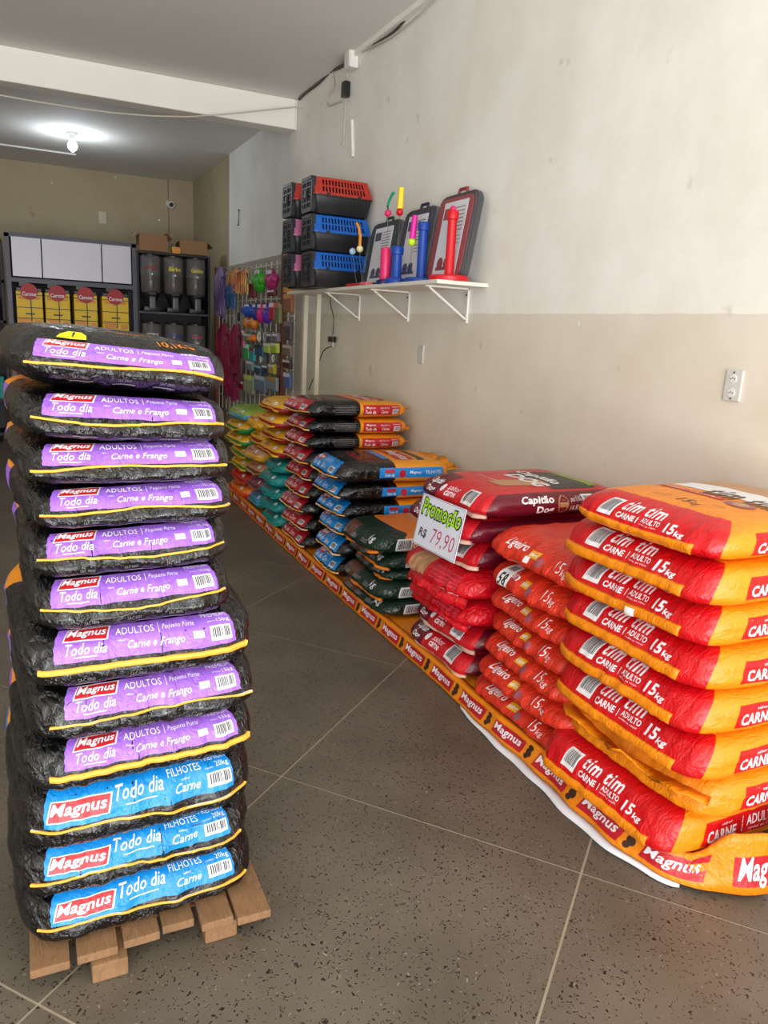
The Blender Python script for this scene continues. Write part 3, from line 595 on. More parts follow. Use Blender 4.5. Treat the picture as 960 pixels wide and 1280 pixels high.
# black sacks with blue and with red labels
def bl_sack(i, n, kind, y0, y1, z, h, xf, rz, label, top):
    lab = M_BLU if kind == 'blue' else M_RBD
    r, sk = row_sack('pet_food_sack', label, y0, y1, z, h, xf, .72, (600 if kind == 'blue' else 700)+i, rz, 1.1, 1., 'black sacks with %s labels in the long row' % kind, flat=.5 if top else 1)
    sk.body([M_BLK, M_ORG], lambda a, b, c: np.where(b > -.02, 1, 0), r)
    lb = Print(sk, 'F', (-.88, .84, -.20, .88)).rect(lab, ragged=.01).done('end_label', r, '%s printed end panel' % kind)
    t = Print(sk, 'F', (-.88, .84, -.20, .88)); 
    if kind == 'blue': t.rect(M_RBD, .04, .32, .5, .9, 1)
    t.text('Magnus', M_TW, .05, .32, .55, .88, 2, .2, .02, res=1); t.text('Todo dia', M_TW, .05, .34, .12, .48, 1, .3, .01, res=1); t.text('ADULTOS', M_TW, .4, .66, .6, .85, 1, res=1); t.text('Carne', M_TW, .42, .62, .12, .5, 1, .3, .01, res=1); t.bars(.76, .93, .1, .5, 1); t.done('lettering', lb)
    seam(sk, r, [M_SEAM, M_SEAMP], v=-.36, out=.007, ht=.005, wave=.1, seed=i, two=True, droop=.001)
    if kind == 'blue':
        lb = Print(sk, 'R', (-.28, .88, -.35, .45)).rect(lab).done('flank_label', r); t = Print(sk, 'R', (-.28, .88, -.35, .45))
        t.rect(M_RBD, .08, .22, .5, .85, 1); t.text('Todo dia', M_TW, .08, .22, .12, .42, 1, .2, .02, res=1); t.disc(M_RBD, .34, .4, .05, .4, 1); t.text('Magnus', M_TW, .45, .62, .3, .7, 1, .2, .02, res=1); t.text('FILHOTES', M_TW, .7, .95, .35, .7, 1, res=1)
    else:
        lb = Print(sk, 'R', (.06, .86, -.55, .50)).rect(lab).done('flank_label', r); t = Print(sk, 'R', (.06, .86, -.55, .50))
        t.text('Magnus', M_TW, .07, .3, .58, .85, 1, .2, .01, res=1); t.text('Todo dia', M_TW, .05, .32, .15, .48, 1, .3, .02, res=1); t.text('ADULTOS', M_TW, .42, .66, .62, .8, 1, res=1); t.text('Carne', M_TW, .45, .65, .2, .5, 1, .3, .01, res=1); t.text('PREMIUM', M_TW, .74, .95, .74, .86, 1, res=1); t.bars(.76, .95, .12, .6, 1)
        gp = Print(sk, 'R', (-.5, -.08, -.7, .6)); 
        for k in range(7): gp.rect(M_GREYT, .02, .98, .1+.12*k, .13+.12*k, 0)
        gp.done('small_print', r)
    t.done('lettering', lb)
    if top:
        tp = Print(sk, 'T', (-1, 1, -1, 1)); tp.rect(lab, .2, .8, .44, .5, 1); tp.rect(M_RBD, .15, .85, .56, .72, 0, sk=.1); tp.text('Magnus', M_TW, .2, .85, .58, .7, 1, .1, .03, res=1); tp.rect(M_CHK, .2, .9, .76, .84, 0); tp.text('Carne', M_RBD, .3, .8, .2, .3, 0, .1, .02, res=1); tp.done('top_print', r)
    if top and kind == 'blue':
        seam(sk, r, [M_ORG, M_ORG], v=.2, out=.06, ht=.006, wave=.08, droop=-.01, seed=3, u0=-.9, u1=.9, face='B', name='rear_flap')
    elif top or kind == 'red': seam(sk, r, [M_ORG, M_ORG], v=0, out=.03, ht=.006, wave=.4, droop=0, seed=i, face='B', name='rear_flap')
ordn = ['topmost', 'second from the top', 'third from the top', 'fourth from the top', 'fifth from the top', 'sixth from the top', 'seventh from the top', 'second from the bottom', 'lowest']
for i, (z, h) in enumerate(((.655, .135), (.545, .110), (.432, .112), (.315, .115), (.195, .118), (.078, .117))):
    bl_sack(i, 6, 'blue', (3.80, 3.86, 3.86, 3.90, 3.88, 3.90)[i], (4.33, 4.36, 4.33, 4.34, 4.33, 4.34)[i], z, h, (1.55, 1.58, 1.60, 1.62, 1.60, 1.60)[i], (-3, 0, 1, 1, -1, 0)[i], 'black sack with blue end label, %s of its stack' % (ordn[i] if i < 5 else 'lowest'), i == 0)
for i in range(9):
    z = [.945, .842, .742, .632, .516, .405, .296, .186, .076][i]; h = [.122, .103, .100, .110, .116, .110, .108, .110, .110][i]
    bl_sack(i, 9, 'red', 4.48+[.02, .03, .02, 0, .04, .02, .05, .03, .01][i], 5.04+[0, .01, .0, -.01, 0, .01, .02, 0, 0][i], z, h, 1.6+[.0, .02, .01, 0, .03, .02, -.01, .01, 0][i], random.uniform(-1.5, 1.5), 'black sack with red end label, %s of the tall stack' % ordn[i], i == 0)
# far stacks
def far_sack(body, lab, label, y0, y1, z, h, xf, seed, group, low=None, text=True, flat=1):
    r, sk = row_sack('pet_food_sack', label, y0, y1, z, h, xf, .66, seed, random.uniform(-3, 3), 1.3, .7, group, flat=flat)
    sk.body([body, lab], lambda a, b, c: np.where((c > .2) | ((b < -.8) & (c > -.1)), 1, 0), r)
    if text:
        t = Print(sk, 'F', (-.7, .8, 0, .8)); t.rect(M_PAPER, .76, .92, .3, .7, 1); t.text('sabor', M_DRD, .1, .6, .3, .7, 0, .1, .02, res=1); t.done('end_print', r)
    seam(sk, r, [lab, lab], v=-.25, out=.015, ht=.006, wave=.1, seed=seed)
nth = lambda i, n: 'topmost' if i == 0 else ('lowest' if i == n-1 else ['', 'second from the top', 'third from the top', 'fourth from the top', 'fifth from the top'][i])
for i in range(5):
    far_sack(M_TEA, M_TEA, 'glossy teal sack beside the tall black stack, %s' % nth(i, 5), 5.07, 5.50, .078+.098*(4-i), .10, 1.6+random.uniform(-.03, .02), 800+i, 'teal sacks')
for i in range(4):
    far_sack(M_DRD, M_YLW, 'yellow topped sack with dark red underside, %s above the teal ones' % nth(i, 4), 5.08, 5.62, .575+.105*(3-i), .112, 1.6+random.uniform(-.03, .03), 820+i, 'yellow and red sacks', flat=.6 if i == 0 else 1)
cols = [(M_YLW, M_YLW, 'pale yellow'), (M_DRD, M_YLW, 'yellow and dark red'), (M_YLW, M_TAN, 'tan and yellow'), (M_BRN, M_TAN, 'tan and brown'), (M_BRN, M_HAM, 'brown'), (M_TEA, M_SKY, 'teal and sky blue')]
for i, (a, b, cnm) in enumerate(cols):
    far_sack(a, b, '%s sack in the mixed stack beyond the teal ones' % cnm, 5.64, 6.02, .078+.125*(5-i), .128, 1.61+random.uniform(-.02, .03), 840+i, 'mixed sacks far along the row')
cols = [(M_SKY, M_LIME, 'lime and sky blue sack, topmost of the farthest stack'), (M_GRE, M_YLW, 'yellow and green sack, uppermost green one in the farthest stack'), (M_GRE, M_YLW, 'yellow and green sack, second green one in the farthest stack'), (M_GRE, M_YLW, 'yellow and green sack, third green one in the farthest stack'), (M_GRE, M_YLW, 'yellow and green sack, lowest green one in the farthest stack'), (M_DRD, M_LIG, 'vermilion and red sack, second from the floor in the farthest stack'), (M_LIG, M_GOR, 'orange sack, lowest of the farthest stack')]
for i, (a, b, l) in enumerate(cols):
    far_sack(a, b, l, 6.04, 6.58, .078+.108*(6-i), .112, 1.6+random.uniform(-.03, .03), 860+i, 'sacks of the farthest stack')

# ------- printed orange sheet under the row
bn = thing('printed_sheet', 'long orange printed plastic sheet under the row of stacked sacks', 'plastic sheet', (1.6, 3.9, 0))
path = [(1.615, 6.62), (1.60, 5.8), (1.585, 4.9), (1.583, 4.2), (1.585, 3.4), (1.59, 2.9), (1.585, 2.5), (1.585, 2.1), (1.580, 1.75), (1.585, 1.50), (1.605, 1.35), (1.665, 1.255), (1.75, 1.205), (1.84, 1.185)]
def smooth_path(pts, n):
    P = np.array(pts); d = np.r_[0, np.cumsum(np.linalg.norm(np.diff(P, axis=0), axis=1))]
    t = np.linspace(0, d[-1], n); Q = np.stack([np.interp(t, d, P[:, k]) for k in (0, 1)], -1)
    for _ in range(3): Q[1:-1] = (Q[:-2]+2*Q[1:-1]+Q[2:])/4
    return Q, t
NB = 320; Q, T = smooth_path(path, NB)
tan = np.gradient(Q, axis=0); tan /= np.linalg.norm(tan, axis=1, keepdims=True); nrm = np.stack((tan[:, 1], -tan[:, 0]), -1)  # outward (towards the aisle)
nrm = np.where((nrm[:, :1] > 0) & (nrm[:, 1:] > -.2), -nrm, nrm)
if nrm[50, 0] > 0: nrm = -nrm
near = np.clip((2.7-Q[:, 1])/1.0, 0, 1)
org = np.array([1.6, 3.9, 0])
zt = .083+.0*near
endz = np.clip((Q[:, 0]-1.64)/.08, 0, 1)*(Q[:, 1] < 1.5)
def bpt(i, v, off=0):                               # v 0 at floor edge .. 1 at top edge
    i = np.asarray(i, float); i0 = np.clip(i.astype(int), 0, NB-2); f = (i-i0)[..., None]
    q = Q[i0]*(1-f)+Q[i0+1]*f; n = nrm[i0]*(1-f)+nrm[i0+1]*f; t = T[i0]*(1-f[..., 0])+T[i0+1]*f[..., 0]
    nr = near[i0]; ez = endz[i0]
    wv = .005*np.sin(t*9)+.003*np.sin(t*31+v*3)+.004*np.sin(t*17+1)*v
    out = (.012+.018*nr)*(1-v)**2-.006+wv*(.3+nr)
    z = .004+(.085+.10*ez)*v+.012*nr*(1-v)
    p = np.concatenate((q+n*(out+off)[..., None], z[..., None]), -1)
    return p-org
vs = np.linspace(0, 1, 7); I = np.arange(NB)
V = np.concatenate([bpt(I, np.full(NB, v)) for v in vs]+[np.stack((Q[:, 0]-nrm[:, 0]*.05, Q[:, 1]-nrm[:, 1]*.05, .079+.08*endz), -1)-org])
idx = np.arange(NB*8).reshape(8, NB)
Ff = np.stack((idx[:-1, :-1], idx[1:, :-1], idx[1:, 1:], idx[:-1, 1:]), -1).reshape(-1, 4)
sh = mesh('front_skirt', V, Ff[:, ::-1], M_TOR, bn, None, True); so = sh.modifiers.new('s', 'SOLIDIFY'); so.thickness = .0015; so.offset = -1
g = G(); g.box((2.0-1.6, 3.98-3.9, .0405), (.74, 5.20, .075)); g.add('covered_base', M_TOR, bn)
# white reverse of the sheet curling out on the floor
I2 = np.array([i for i in range(NB) if Q[i, 1] < 2.45 and i < NB-14]); t_ = (np.arange(len(I2))/(len(I2)-1)); wd = .034*np.sin(t_*np.pi)**.5
a = bpt(I2, np.zeros(len(I2))); b = a.copy(); b[:, :2] += nrm[I2]*wd[:, None]; b[:, 2] = .002+.004*np.sin(t_*9)**2; a[:, 2] = np.maximum(a[:, 2]-.002, .006)
V = np.concatenate((a, (a+b)/2+np.array([0, 0, .003]), b)); idx = np.arange(3*len(I2)).reshape(3, -1)
Ff = np.stack((idx[:-1, :-1], idx[1:, :-1], idx[1:, 1:], idx[:-1, 1:]), -1).reshape(-1, 4)
o = mesh('white_edge', V, Ff, mat('white_film', (226, 226, 230), .4), bn, None, True); so = o.modifiers.new('s', 'SOLIDIFY'); so.thickness = .001; so.offset = 1
o['label'] = 'white reverse side of the sheet along the floor'
M_DOG = mat('dog_print', (60, 36, 22), .5)
def bprint(name, items):
    V = []; F = []; MI = []; n = 0; ms = []
    for (xy, fs, m, lay) in items:
        p = bpt(np.clip(xy[:, 0], 0, NB-1.01), xy[:, 1], .0012+.0009*lay); V.append(p); F += [tuple(int(k)+n for k in f) for f in fs]; n += len(xy)
        if m not in ms: ms.append(m)
        MI += [ms.index(m)]*len(fs)
    return mesh(name, np.concatenate(V), F, ms, bn, MI)
def rc(i0, i1, v0, v1, m, lay, sk=0):
    a = max(2, int(i1-i0)); X, Y = np.meshgrid(np.linspace(i0, i1, a+1), np.linspace(v0, v1, 5), indexing='ij'); X = X+sk*(Y-v0)
    ix = np.arange((a+1)*5).reshape(a+1, 5); return (np.stack((X, Y), -1).reshape(-1, 2), np.stack((ix[:-1, :-1], ix[1:, :-1], ix[1:, 1:], ix[:-1, 1:]), -1).reshape(-1, 4).tolist(), m, lay)
per = (NB-1)/T[-1]                                    # samples per metre
s0 = (T[-1]-.112-.262*22) % .262; k = 0
while s0 < T[-1]-.2:
    i0 = s0*per; wdt = .185*per; hi = .80
    it = [rc(i0, i0+wdt, .15, hi, M_RBD, 0, 1.5)]
    v, f, _ = text_mesh('Magnus', .25, .02, 2); it.append((np.stack((i0+wdt*(.07+.88*v[:, 0]), .24+(hi-.30)*v[:, 1]), -1), f, M_TW, 1))
    bprint('logo_badge', it)
    # little dark dog silhouette (a plain spotty shape) between two badges
    c = i0-.035*per
    if c > 3:
        t = np.linspace(0, 2*np.pi, 12, endpoint=False); bl = []
        for dx, dy, rx, ry in ((0, .45, .016, .20), (.006, .72, .014, .14), (-.010, .25, .012, .12)):
            bl.append((np.stack((c+dx*per+rx*per*np.cos(t), dy+ry*np.sin(t)), -1), [tuple(range(12))], M_DOG, 0+.3*len(bl)))
        bprint('printed_spot', bl)
    s0 += .262; k += 1
i0 = (T[-1]-.112)*per; i1 = NB-1.02                # last badge, cut off by the end of the sheet
v, f, _ = text_mesh('Mag', .25, .02, 2)
bprint('logo_badge', [rc(i0, i1, .12, .60, M_RBD, 0), (np.stack((i0+(i1-i0)*(.10+.86*v[:, 0]), .10+.50*v[:, 1]), -1), f, M_TW, 1)])
# white sheet end at right edge
g = G(); pts = []
for k in range(9): pts.append((1.86+.03*k, 1.20-.02*math.sin(k)))
V = []; F = []
for j, z in enumerate((0.003, .08, .16, .235)):
    for (x, y) in pts: V.append((x+.01*math.sin(j*2+y*9), y+.012*j*math.sin(x*20), z))
F = [(j*9+k, j*9+k+1, j*9+k+10, j*9+k+9) for j in range(3) for k in range(8)]
o = mesh('plastic_sheet', V, F, MATS['white_film'], None, None, True); so = o.modifiers.new('s', 'SOLIDIFY'); so.thickness = .002
tag(o, 'white plastic sheet standing beside the near end of the orange printed sheet', 'plastic sheet')

# ------- price card
c = [atX(533, 616, 1.53), atX(585, 640, 1.545), atX(566, 702, 1.50), atX(513, 677, 1.49)]
cc = sum(c)/4; ux = (c[1]-c[0]+c[2]-c[3])/2; uy = (c[0]-c[3]+c[1]-c[2])/2; wx = np.linalg.norm(ux); hy = np.linalg.norm(uy)
ex_ = ux/wx; n_ = np.cross(ex_, uy/hy); n_ /= np.linalg.norm(n_); ey_ = np.cross(n_, ex_)
pc = thing('price_card', 'white handwritten promotion price card stuck on the maroon sacks', 'sign')
pc.matrix_world = Matrix(((ex_[0], ey_[0], n_[0], cc[0]), (ex_[1], ey_[1], n_[1], cc[1]), (ex_[2], ey_[2], n_[2], cc[2]), (0, 0, 0, 1)))
shx = float(np.dot((c[0]+c[1]-c[2]-c[3])/2, ex_))/2
g = G(); g.box((0, 0, 0), (wx, hy, .003)); g.add('card', mat('card', (222, 224, 236), .5), pc)
def flat_text(parent, s, x0, x1, y0, y1, z, m, shear=0, bold=0, rot=0, name='lettering', res=2):
    v, f, _ = text_mesh(s, shear, bold, res); X = x0+(x1-x0)*v[:, 0]; Y = y0+(y1-y0)*v[:, 1]+rot*(v[:, 0]-.5)
    return mesh(name, np.stack((X, Y, np.full(len(X), z)), -1), f, m, parent)
g = G()
for a, b, d, e in ((0, hy/2-.004, wx-.006, .0012), (0, -hy/2+.004, wx-.006, .0012), (wx/2-.004, 0, .0012, hy-.006), (-wx/2+.004, 0, .0012, hy-.006)): g.box((a, b, .0018), (d, e, .0006))
g.add('border_line', M_INK, pc)
flat_text(pc, 'Promoção', -wx*.455, wx*.475, hy*.0, hy*.455, .0022, M_INK, .15, .075, -.004)
flat_text(pc, 'Promoção', -wx*.43, wx*.455, hy*.035, hy*.43, .0030, mat('neon_green', (170, 226, 30), .5), .15, .015, -.004, 'neon_lettering')
flat_text(pc, 'R$', -wx*.40, -wx*.22, -hy*.34, -hy*.14, .0022, M_INK, .1, .02, 0, 'currency_lettering')
flat_text(pc, '79,90', -wx*.10, wx*.42, -hy*.40, -hy*.06, .0022, mat('pen_red', (190, 60, 90), .5), .15, -.008, 0, 'price_lettering')

# ------------------------------------------------------------------ wall shelf and what stands on it
M_SHELF = mat('shelf_white', (226, 222, 214), .5)
SZ = 1.80
sf = thing('wall_shelf', 'narrow white wall shelf on thin brackets', 'shelf', (2.4, 5.1, SZ))
g = G(); g.box((-.165, 0, -.011), (.33, 2.64, .022), bev=.003); g.add('shelf_board', M_SHELF, sf)
M_RUST = mat('screw', (70, 50, 40), .6)
for y in (3.98, 4.75, 5.6):
    g = G(); q = y-5.1
    g.box((-.008, q, -.12), (.012, .022, .20)); g.box((-.15, q, -.026), (.29, .022, .008)); g.rod((-.27, q, -.03), (-.012, q, -.20), .007)
    b = g.add('bracket', M_WHITE, sf); g = G(); g.ball((-.018, q, -.20), .006, 6).ball((-.018, q, -.06), .006, 6); g.add('screw', M_RUST, b)
for y in (6.05, 6.36):
    g = G(); g.box((2.22, y, .896), (.035, .045, 1.785), bev=.004); 
    tag(g.add('shelf_post', mat('cream_paint', (216, 208, 186), .6)), 'cream painted post holding up the far end of the shelf, %s one' % ('nearer' if y < 6.2 else 'farther'), 'post', 'cream posts under the pet carriers')
# pet carriers
M_CRED = mat('carrier_red', (176, 48, 36), .4); M_CBLU = mat('carrier_blue', (14, 96, 190), .4); M_CPNK = mat('carrier_pink', (190, 110, 150), .4); M_CBLK = mat('carrier_black', (30, 30, 34), .42)
def carrier(m, x, y, z, label):
    # local x = length (door at -x), y = width, origin at the bottom centre
    r = thing('pet_carrier', label, 'pet carrier', (x, y, z), (0, 0, 0), 'pet carriers stacked on the shelf')
    L, Wd, H1, H2 = .46, .27, .125, .125
    def ring(l, w, z, rr=.03):
        out = []
        for sx, sy, a0 in ((1, 1, 0), (-1, 1, 90), (-1, -1, 180), (1, -1, 270)):
            for k in range(4):
                a = R(a0+k*30); out.append((sx*(l/2-rr)+rr*math.cos(a), sy*(w/2-rr)+rr*math.sin(a), z))
        return out
    def loft(g, rings):
        vs_ = [[g.bm.verts.new(p) for p in q] for q in rings]; n = len(vs_[0])
        for a, b in zip(vs_, vs_[1:]):
            for i in range(n): g.bm.faces.new((a[i], a[(i+1) % n], b[(i+1) % n], b[i]))
        g.bm.faces.new(vs_[0][::-1]); g.bm.faces.new(vs_[-1])
    g = G(); loft(g, [ring(L-.06, Wd-.05, 0), ring(L-.05, Wd-.04, .006), ring(L-.03, Wd-.025, .06), ring(L-.03, Wd-.018, .065), ring(L-.012, Wd-.008, .115), ring(L, Wd, .117), ring(L, Wd, H1)])
    g.add('tub', M_CBLK, r, True)
    # lid: end walls and roof solid, side walls with two rows of slots
    g = G(); bm = g.bm
    zr, zt2 = H1+.001, H1+H2
    loft(g, [ring(L, Wd, zr), ring(L, Wd, zr+.008)])
    for sy in (-1, 1):
        nx, xa = 36, .222
        xs_ = np.linspace(-xa, xa, nx+1); zz = [0, .014, .05, .060, .096, .112]
        def pt(x, k):
            t = zz[k]/.112; return (x*(1-(.13 if x > 0 else .03)*t), sy*(Wd/2-.006-.035*t), zr+.006+zz[k])
        vv = {(i, k): [bm.verts.new(pt(xs_[i], k)), bm.verts.new((pt(xs_[i], k)[0], pt(xs_[i], k)[1]-sy*.003, pt(xs_[i], k)[2]))] for i in range(nx+1) for k in range(6)}
        for i in range(nx):
            for k in range(5):
                slot = k in (1, 3) and 5 <= i <= nx-4 and i % 2 == 1
                if slot: continue
                for s_ in (0, 1): bm.faces.new([vv[q][s_] for q in ((i, k), (i+1, k), (i+1, k+1), (i, k+1))])
    # front, back and roof shell
    t = 1; a = ring(L-.05, Wd-.082, zr+.114, .02); b = ring(L-.09, Wd-.12, zt2, .02); loft(g, [a, b])
    for sx in (-1, 1):
        if sx > 0: g.prism([(-Wd/2+.008, 0), (Wd/2-.008, 0), (Wd/2-.043, .110), (-Wd/2+.043, .110)], .006, Matrix.Translation((sx*.200, 0, zr+.006)) @ Matrix.Rotation(R(90), 4, 'Z') @ Matrix.Rotation(R(-16), 4, 'X'))
    g.add('lid', m, r, False)
    g = G(); g.box((.0, 0, H1+.045), (.30, .17, .08)); g.add('inside_shade', mat('inside_shade', (14, 12, 14), .9), r)  # near-black block standing for the shade inside the hollow lid, seen through the slots
    # door: black frame with bars
    g = G(); X = -L/2-.004; g.box((X, 0, .125), (.012, .016, .20))
    for q in (-.09, -.055, .055, .09): g.box((X, q, .125), (.008, .008, .19))
    for q in (.035, .075, .125, .175, .215): g.box((X, 0, q), (.010, .20, .010))
    for q in (-.105, .105): g.box((X+.01, q, .125), (.03, .018, .21))
    g.box((X+.01, 0, .235), (.035, .20, .022)); g.box((X+.01, 0, .02), (.03, .20, .022)); g.box((X-.01, .0, .13), (.014, .03, .05))
    g.add('door', M_CBLK, r)
    g = G()
    for sx in (-.12, .12): g.box((sx, -Wd/2-.004, H1), (.02, .008, .03))
    g.add('latch', M_CBLK, r)
    return r
cdat = [('blue', 0, 0), ('blue', 0, 1), ('red', 0, 2), ('pink', 1, 0), ('pink', 1, 1), ('red', 1, 2)]
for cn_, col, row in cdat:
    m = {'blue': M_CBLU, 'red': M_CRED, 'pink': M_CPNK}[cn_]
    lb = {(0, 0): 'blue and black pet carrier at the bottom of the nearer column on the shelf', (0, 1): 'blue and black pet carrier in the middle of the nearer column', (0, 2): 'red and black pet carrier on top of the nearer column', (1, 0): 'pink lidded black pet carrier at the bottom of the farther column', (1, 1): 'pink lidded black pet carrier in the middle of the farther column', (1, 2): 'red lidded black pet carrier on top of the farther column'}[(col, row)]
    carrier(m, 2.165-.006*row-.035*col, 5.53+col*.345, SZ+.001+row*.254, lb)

# cat toys
def post_toy(name, label, x, y, h, r, m, base_r, mb):
    t = thing(name, label, 'pet toy', (x, y, SZ))
    g = G(); g.lathe([(base_r, 0.001), (base_r, .022), (base_r*.93, .030), (r*1.3, .034)], n=28); g.add('base', mb, t, True)
    g = G(); g.lathe([(r*1.15, .034), (r, .05), (r, h-.05), (r*1.25, h-.045), (r*1.3, h-.01), (r*1.15, h)], n=20); g.add('post', m, t, True)
    return t
M_TR = mat('toy_red', (206, 16, 32), .4); M_TB = mat('toy_blue', (14, 66, 160), .4); M_TP = mat('toy_pink', (226, 40, 110), .4); M_TN = mat('toy_navy', (20, 30, 90), .4)
M_TY = mat('toy_yellow', (238, 214, 50), .5); M_TG = mat('toy_lime', (200, 240, 40), .5); M_TM = mat('toy_magenta', (226, 30, 160), .5); M_WIRE = mat('steel_wire', (150, 150, 150), .4, .8); M_TO = mat('toy_orange', (236, 150, 40), .6)
def px(x, y, X): return atX(x, y, X)
p = px(561, 345, 2.20); t = post_toy('cat_toy_post', 'red cat toy post with round red base at the near end of the shelf', 2.20, p[1], .375, .026, M_TR, .115, M_TR)
g = G(); g.ball((0, 0, .385), .018); g.add('pink_tip', M_TP, t, True)
p = px(526, 345, 2.20); t2 = post_toy('cat_toy_post', 'tall blue cat toy post behind the red one', 2.20, p[1], .35, .028, M_TB, .10, M_TB)
p = px(495, 347, 2.13); t3 = post_toy('cat_toy_post', 'short blue cat toy post with a yellow tube on a wire above', 2.13, p[1], .22, .032, M_TB, .07, M_TB); y3 = p[1]
g = G(); g.tube([(0, 0, .22), (.0, -.01, .3), (0, -.005, .40)], .0015); g.add('wire', M_WIRE, t3)
g = G(); g.ball((0, -.005, .42), .022); g.add('red_ball', M_TR, t3, True); g = G(); g.rod((0, -.005, .44), (.0, -.012, .56), .020, .018, 14); g.add('yellow_tube', M_TY, t3, True)
p = px(481, 349, 2.11); t4 = thing('cat_toy_post', 'hot pink cat toy post with a pink ball and green feather on a wire', 'pet toy', (2.11, p[1], SZ))
g = G(); g.lathe([(.055, .001), (.055, .02), (.034, .03)], n=20); g.add('base', M_TN, t4, True)
g = G(); g.lathe([(.032, .03), (.034, .04), (.034, .20), (.030, .22), (.012, .225)], n=18); g.add('post', M_TP, t4, True)
g = G(); g.tube([(0, 0, .22), (.0, -.01, .3), (0, .0, .40)], .0015); g.add('wire', M_WIRE, t4)
g = G(); g.ball((0, 0, .425), .022); g.add('pink_ball', M_TP, t4, True)
g = G(); g.tube([(0, 0, .44), (0, .008, .47), (.0, -.01, .50), (0, -.05, .53), (0, -.075, .535)], .009, 6); g.add('green_feather', mat('toy_teal', (30, 160, 120), .7), t4, True)
# lime ball toy on a wire from the tall blue post
p = px(512, 303, 2.16)
g = G(); g.tube([(-.045, -.0, .03), (-.05, .05, .12), (-.04, .06, p[2]-SZ-.02)], .0015); g.add('wire', M_WIRE, t2)
g = G(); g.ball((-.04, .065, p[2]-SZ), .024); g.add('lime_ball', M_TG, t2, True)
g = G(); g.rod((-.04, .063, p[2]-SZ+.022), (-.04, .04, p[2]-SZ+.15), .020, .016, 12); g.add('magenta_tube', M_TM, t2, True)
# spring toy in front of the carriers
p = px(447, 355, 2.09); q1 = px(439, 314, 2.09); q2 = px(448, 311, 2.09); q3 = px(433, 275, 2.09)
t = thing('cat_spring_toy', 'red based spring toy with pale balls on wires in front of the carriers', 'pet toy', (2.10, p[1], SZ))
g = G(); g.box((0, .05, .010), (.05, .26, .018), bev=.006); g.add('base', M_TR, t); g = G(); g.box((0, -.12, .012), (.05, .10, .020), bev=.006); g.add('pink_base', mat('toy_salmon', (230, 110, 120), .5), t)
for nm_, q, mm, off in (('pale_blue_ball', q1, mat('toy_paleblue', (170, 205, 230), .5), .04), ('cream_ball', q2, mat('toy_cream', (232, 224, 170), .5), -.06)):
    g = G(); g.tube([(0, off, .02), (0, (off+q[1]-p[1])/2, .1), (0, q[1]-p[1], q[2]-SZ-.02)], .0015); g.add('wire', M_WIRE, t)
    g = G(); g.ball((0, q[1]-p[1], q[2]-SZ), .023); g.add(nm_, mm, t, True)
g = G(); g.tube([(0, q2[1]-p[1], q2[2]-SZ+.02), (0, q2[1]-p[1]+.0, q2[2]-SZ+.08), (0, q2[1]-p[1]+.03, q2[2]-SZ+.14), (0, q2[1]-p[1]+.07, q2[2]-SZ+.17)], .010, 6); g.add('orange_feather', M_TO, t, True)
# pet backpacks in clear covers leaning on the wall
M_CLEAR = mat('clear_cover', (235, 235, 240), .12, trans=0, alpha=.06)
def backpack(label, y, w, h, m, inkm, frame):
    t = thing('pet_backpack', label, 'backpack', (2.262, y, SZ+.004), (0, R(9), 0), 'packed backpacks leaning on the wall')
    def rr(w_, h_, r_, z0=0):
        out = []
        for sx, sz, a0 in ((1, 1, 0), (-1, 1, 90), (-1, 0, 180), (1, 0, 270)):
            for k in range(5):
                a = R(a0+k*22.5); out.append((sx*(w_/2-r_)+r_*math.cos(a), z0+(h_-r_ if sz else r_)+r_*math.sin(a)))
        return out
    Mx = Matrix.Rotation(R(90), 4, 'Z')           # outline in local y
    g = G(); g.prism(rr(w, h, .06), .05, Mx); bmesh.ops.bevel(g.bm, geom=[e for e in g.bm.edges if len(e.link_faces) == 2 and any(len(f.verts) > 4 for f in e.link_faces)], offset=.010, segments=2, affect='EDGES'); g.add('padded_edge', frame, t, True)
    g = G(); g.prism(rr(w-.05, h-.05, .045, .025), .012, Matrix.Translation((-.026, 0, 0)) @ Mx); g.add('front_panel', m, t, True)
    g = G(); g.tube([(-.0, -.05, h-.005), (0, -.04, h+.028), (0, .04, h+.028), (0, .05, h-.005)], .010, 8); g.add('handle', m, t, True)
    cw, ch = w*.62, h*.84
    g = G(); g.box((-.0355, -.015, h*.06+ch/2), (.002, cw, ch)); ins = g.add('paper_insert', mat('insert_paper', (226, 226, 234), .5), t)
    X = -.0372
    V = []; F = []; 
    def q(y0, y1, z0, z1):
        n = len(V); V.extend([(X, -y0-.015, z0), (X, -y1-.015, z0), (X, -y1-.015, z1), (X, -y0-.015, z1)]); F.append((n, n+1, n+2, n+3))
    for k in range(7): q(cw*-.05, cw*.42, h*.06+ch*(.60+.05*k), h*.06+ch*(.615+.05*k))
    for k in range(3): q(cw*.0, cw*.42, h*.06+ch*(.42+.05*k), h*.06+ch*(.43+.05*k))
    mesh('small_print', V, F, M_GREYT, ins)
    g = G()
    g.box((X, cw*.22, h*.06+ch*.84), (.0008, cw*.34, ch*.15), bev=0); g.box((X, cw*-.0, h*.06+ch*.10), (.0008, cw*.66, ch*.045)); g.rod((X+.0004, cw*.17, h*.06+ch*.17), (X-.0004, cw*.17, h*.06+ch*.17), .035, n=14); g.rod((X+.0004, -cw*.12, h*.06+ch*.17), (X-.0004, -cw*.12, h*.06+ch*.17), .035, n=14)
    g.add('picture', inkm, ins)
    g = G(); g.prism(rr(w+.006, h+.004, .062), .078, Mx); g.add('clear_cover', M_CLEAR, t, True)
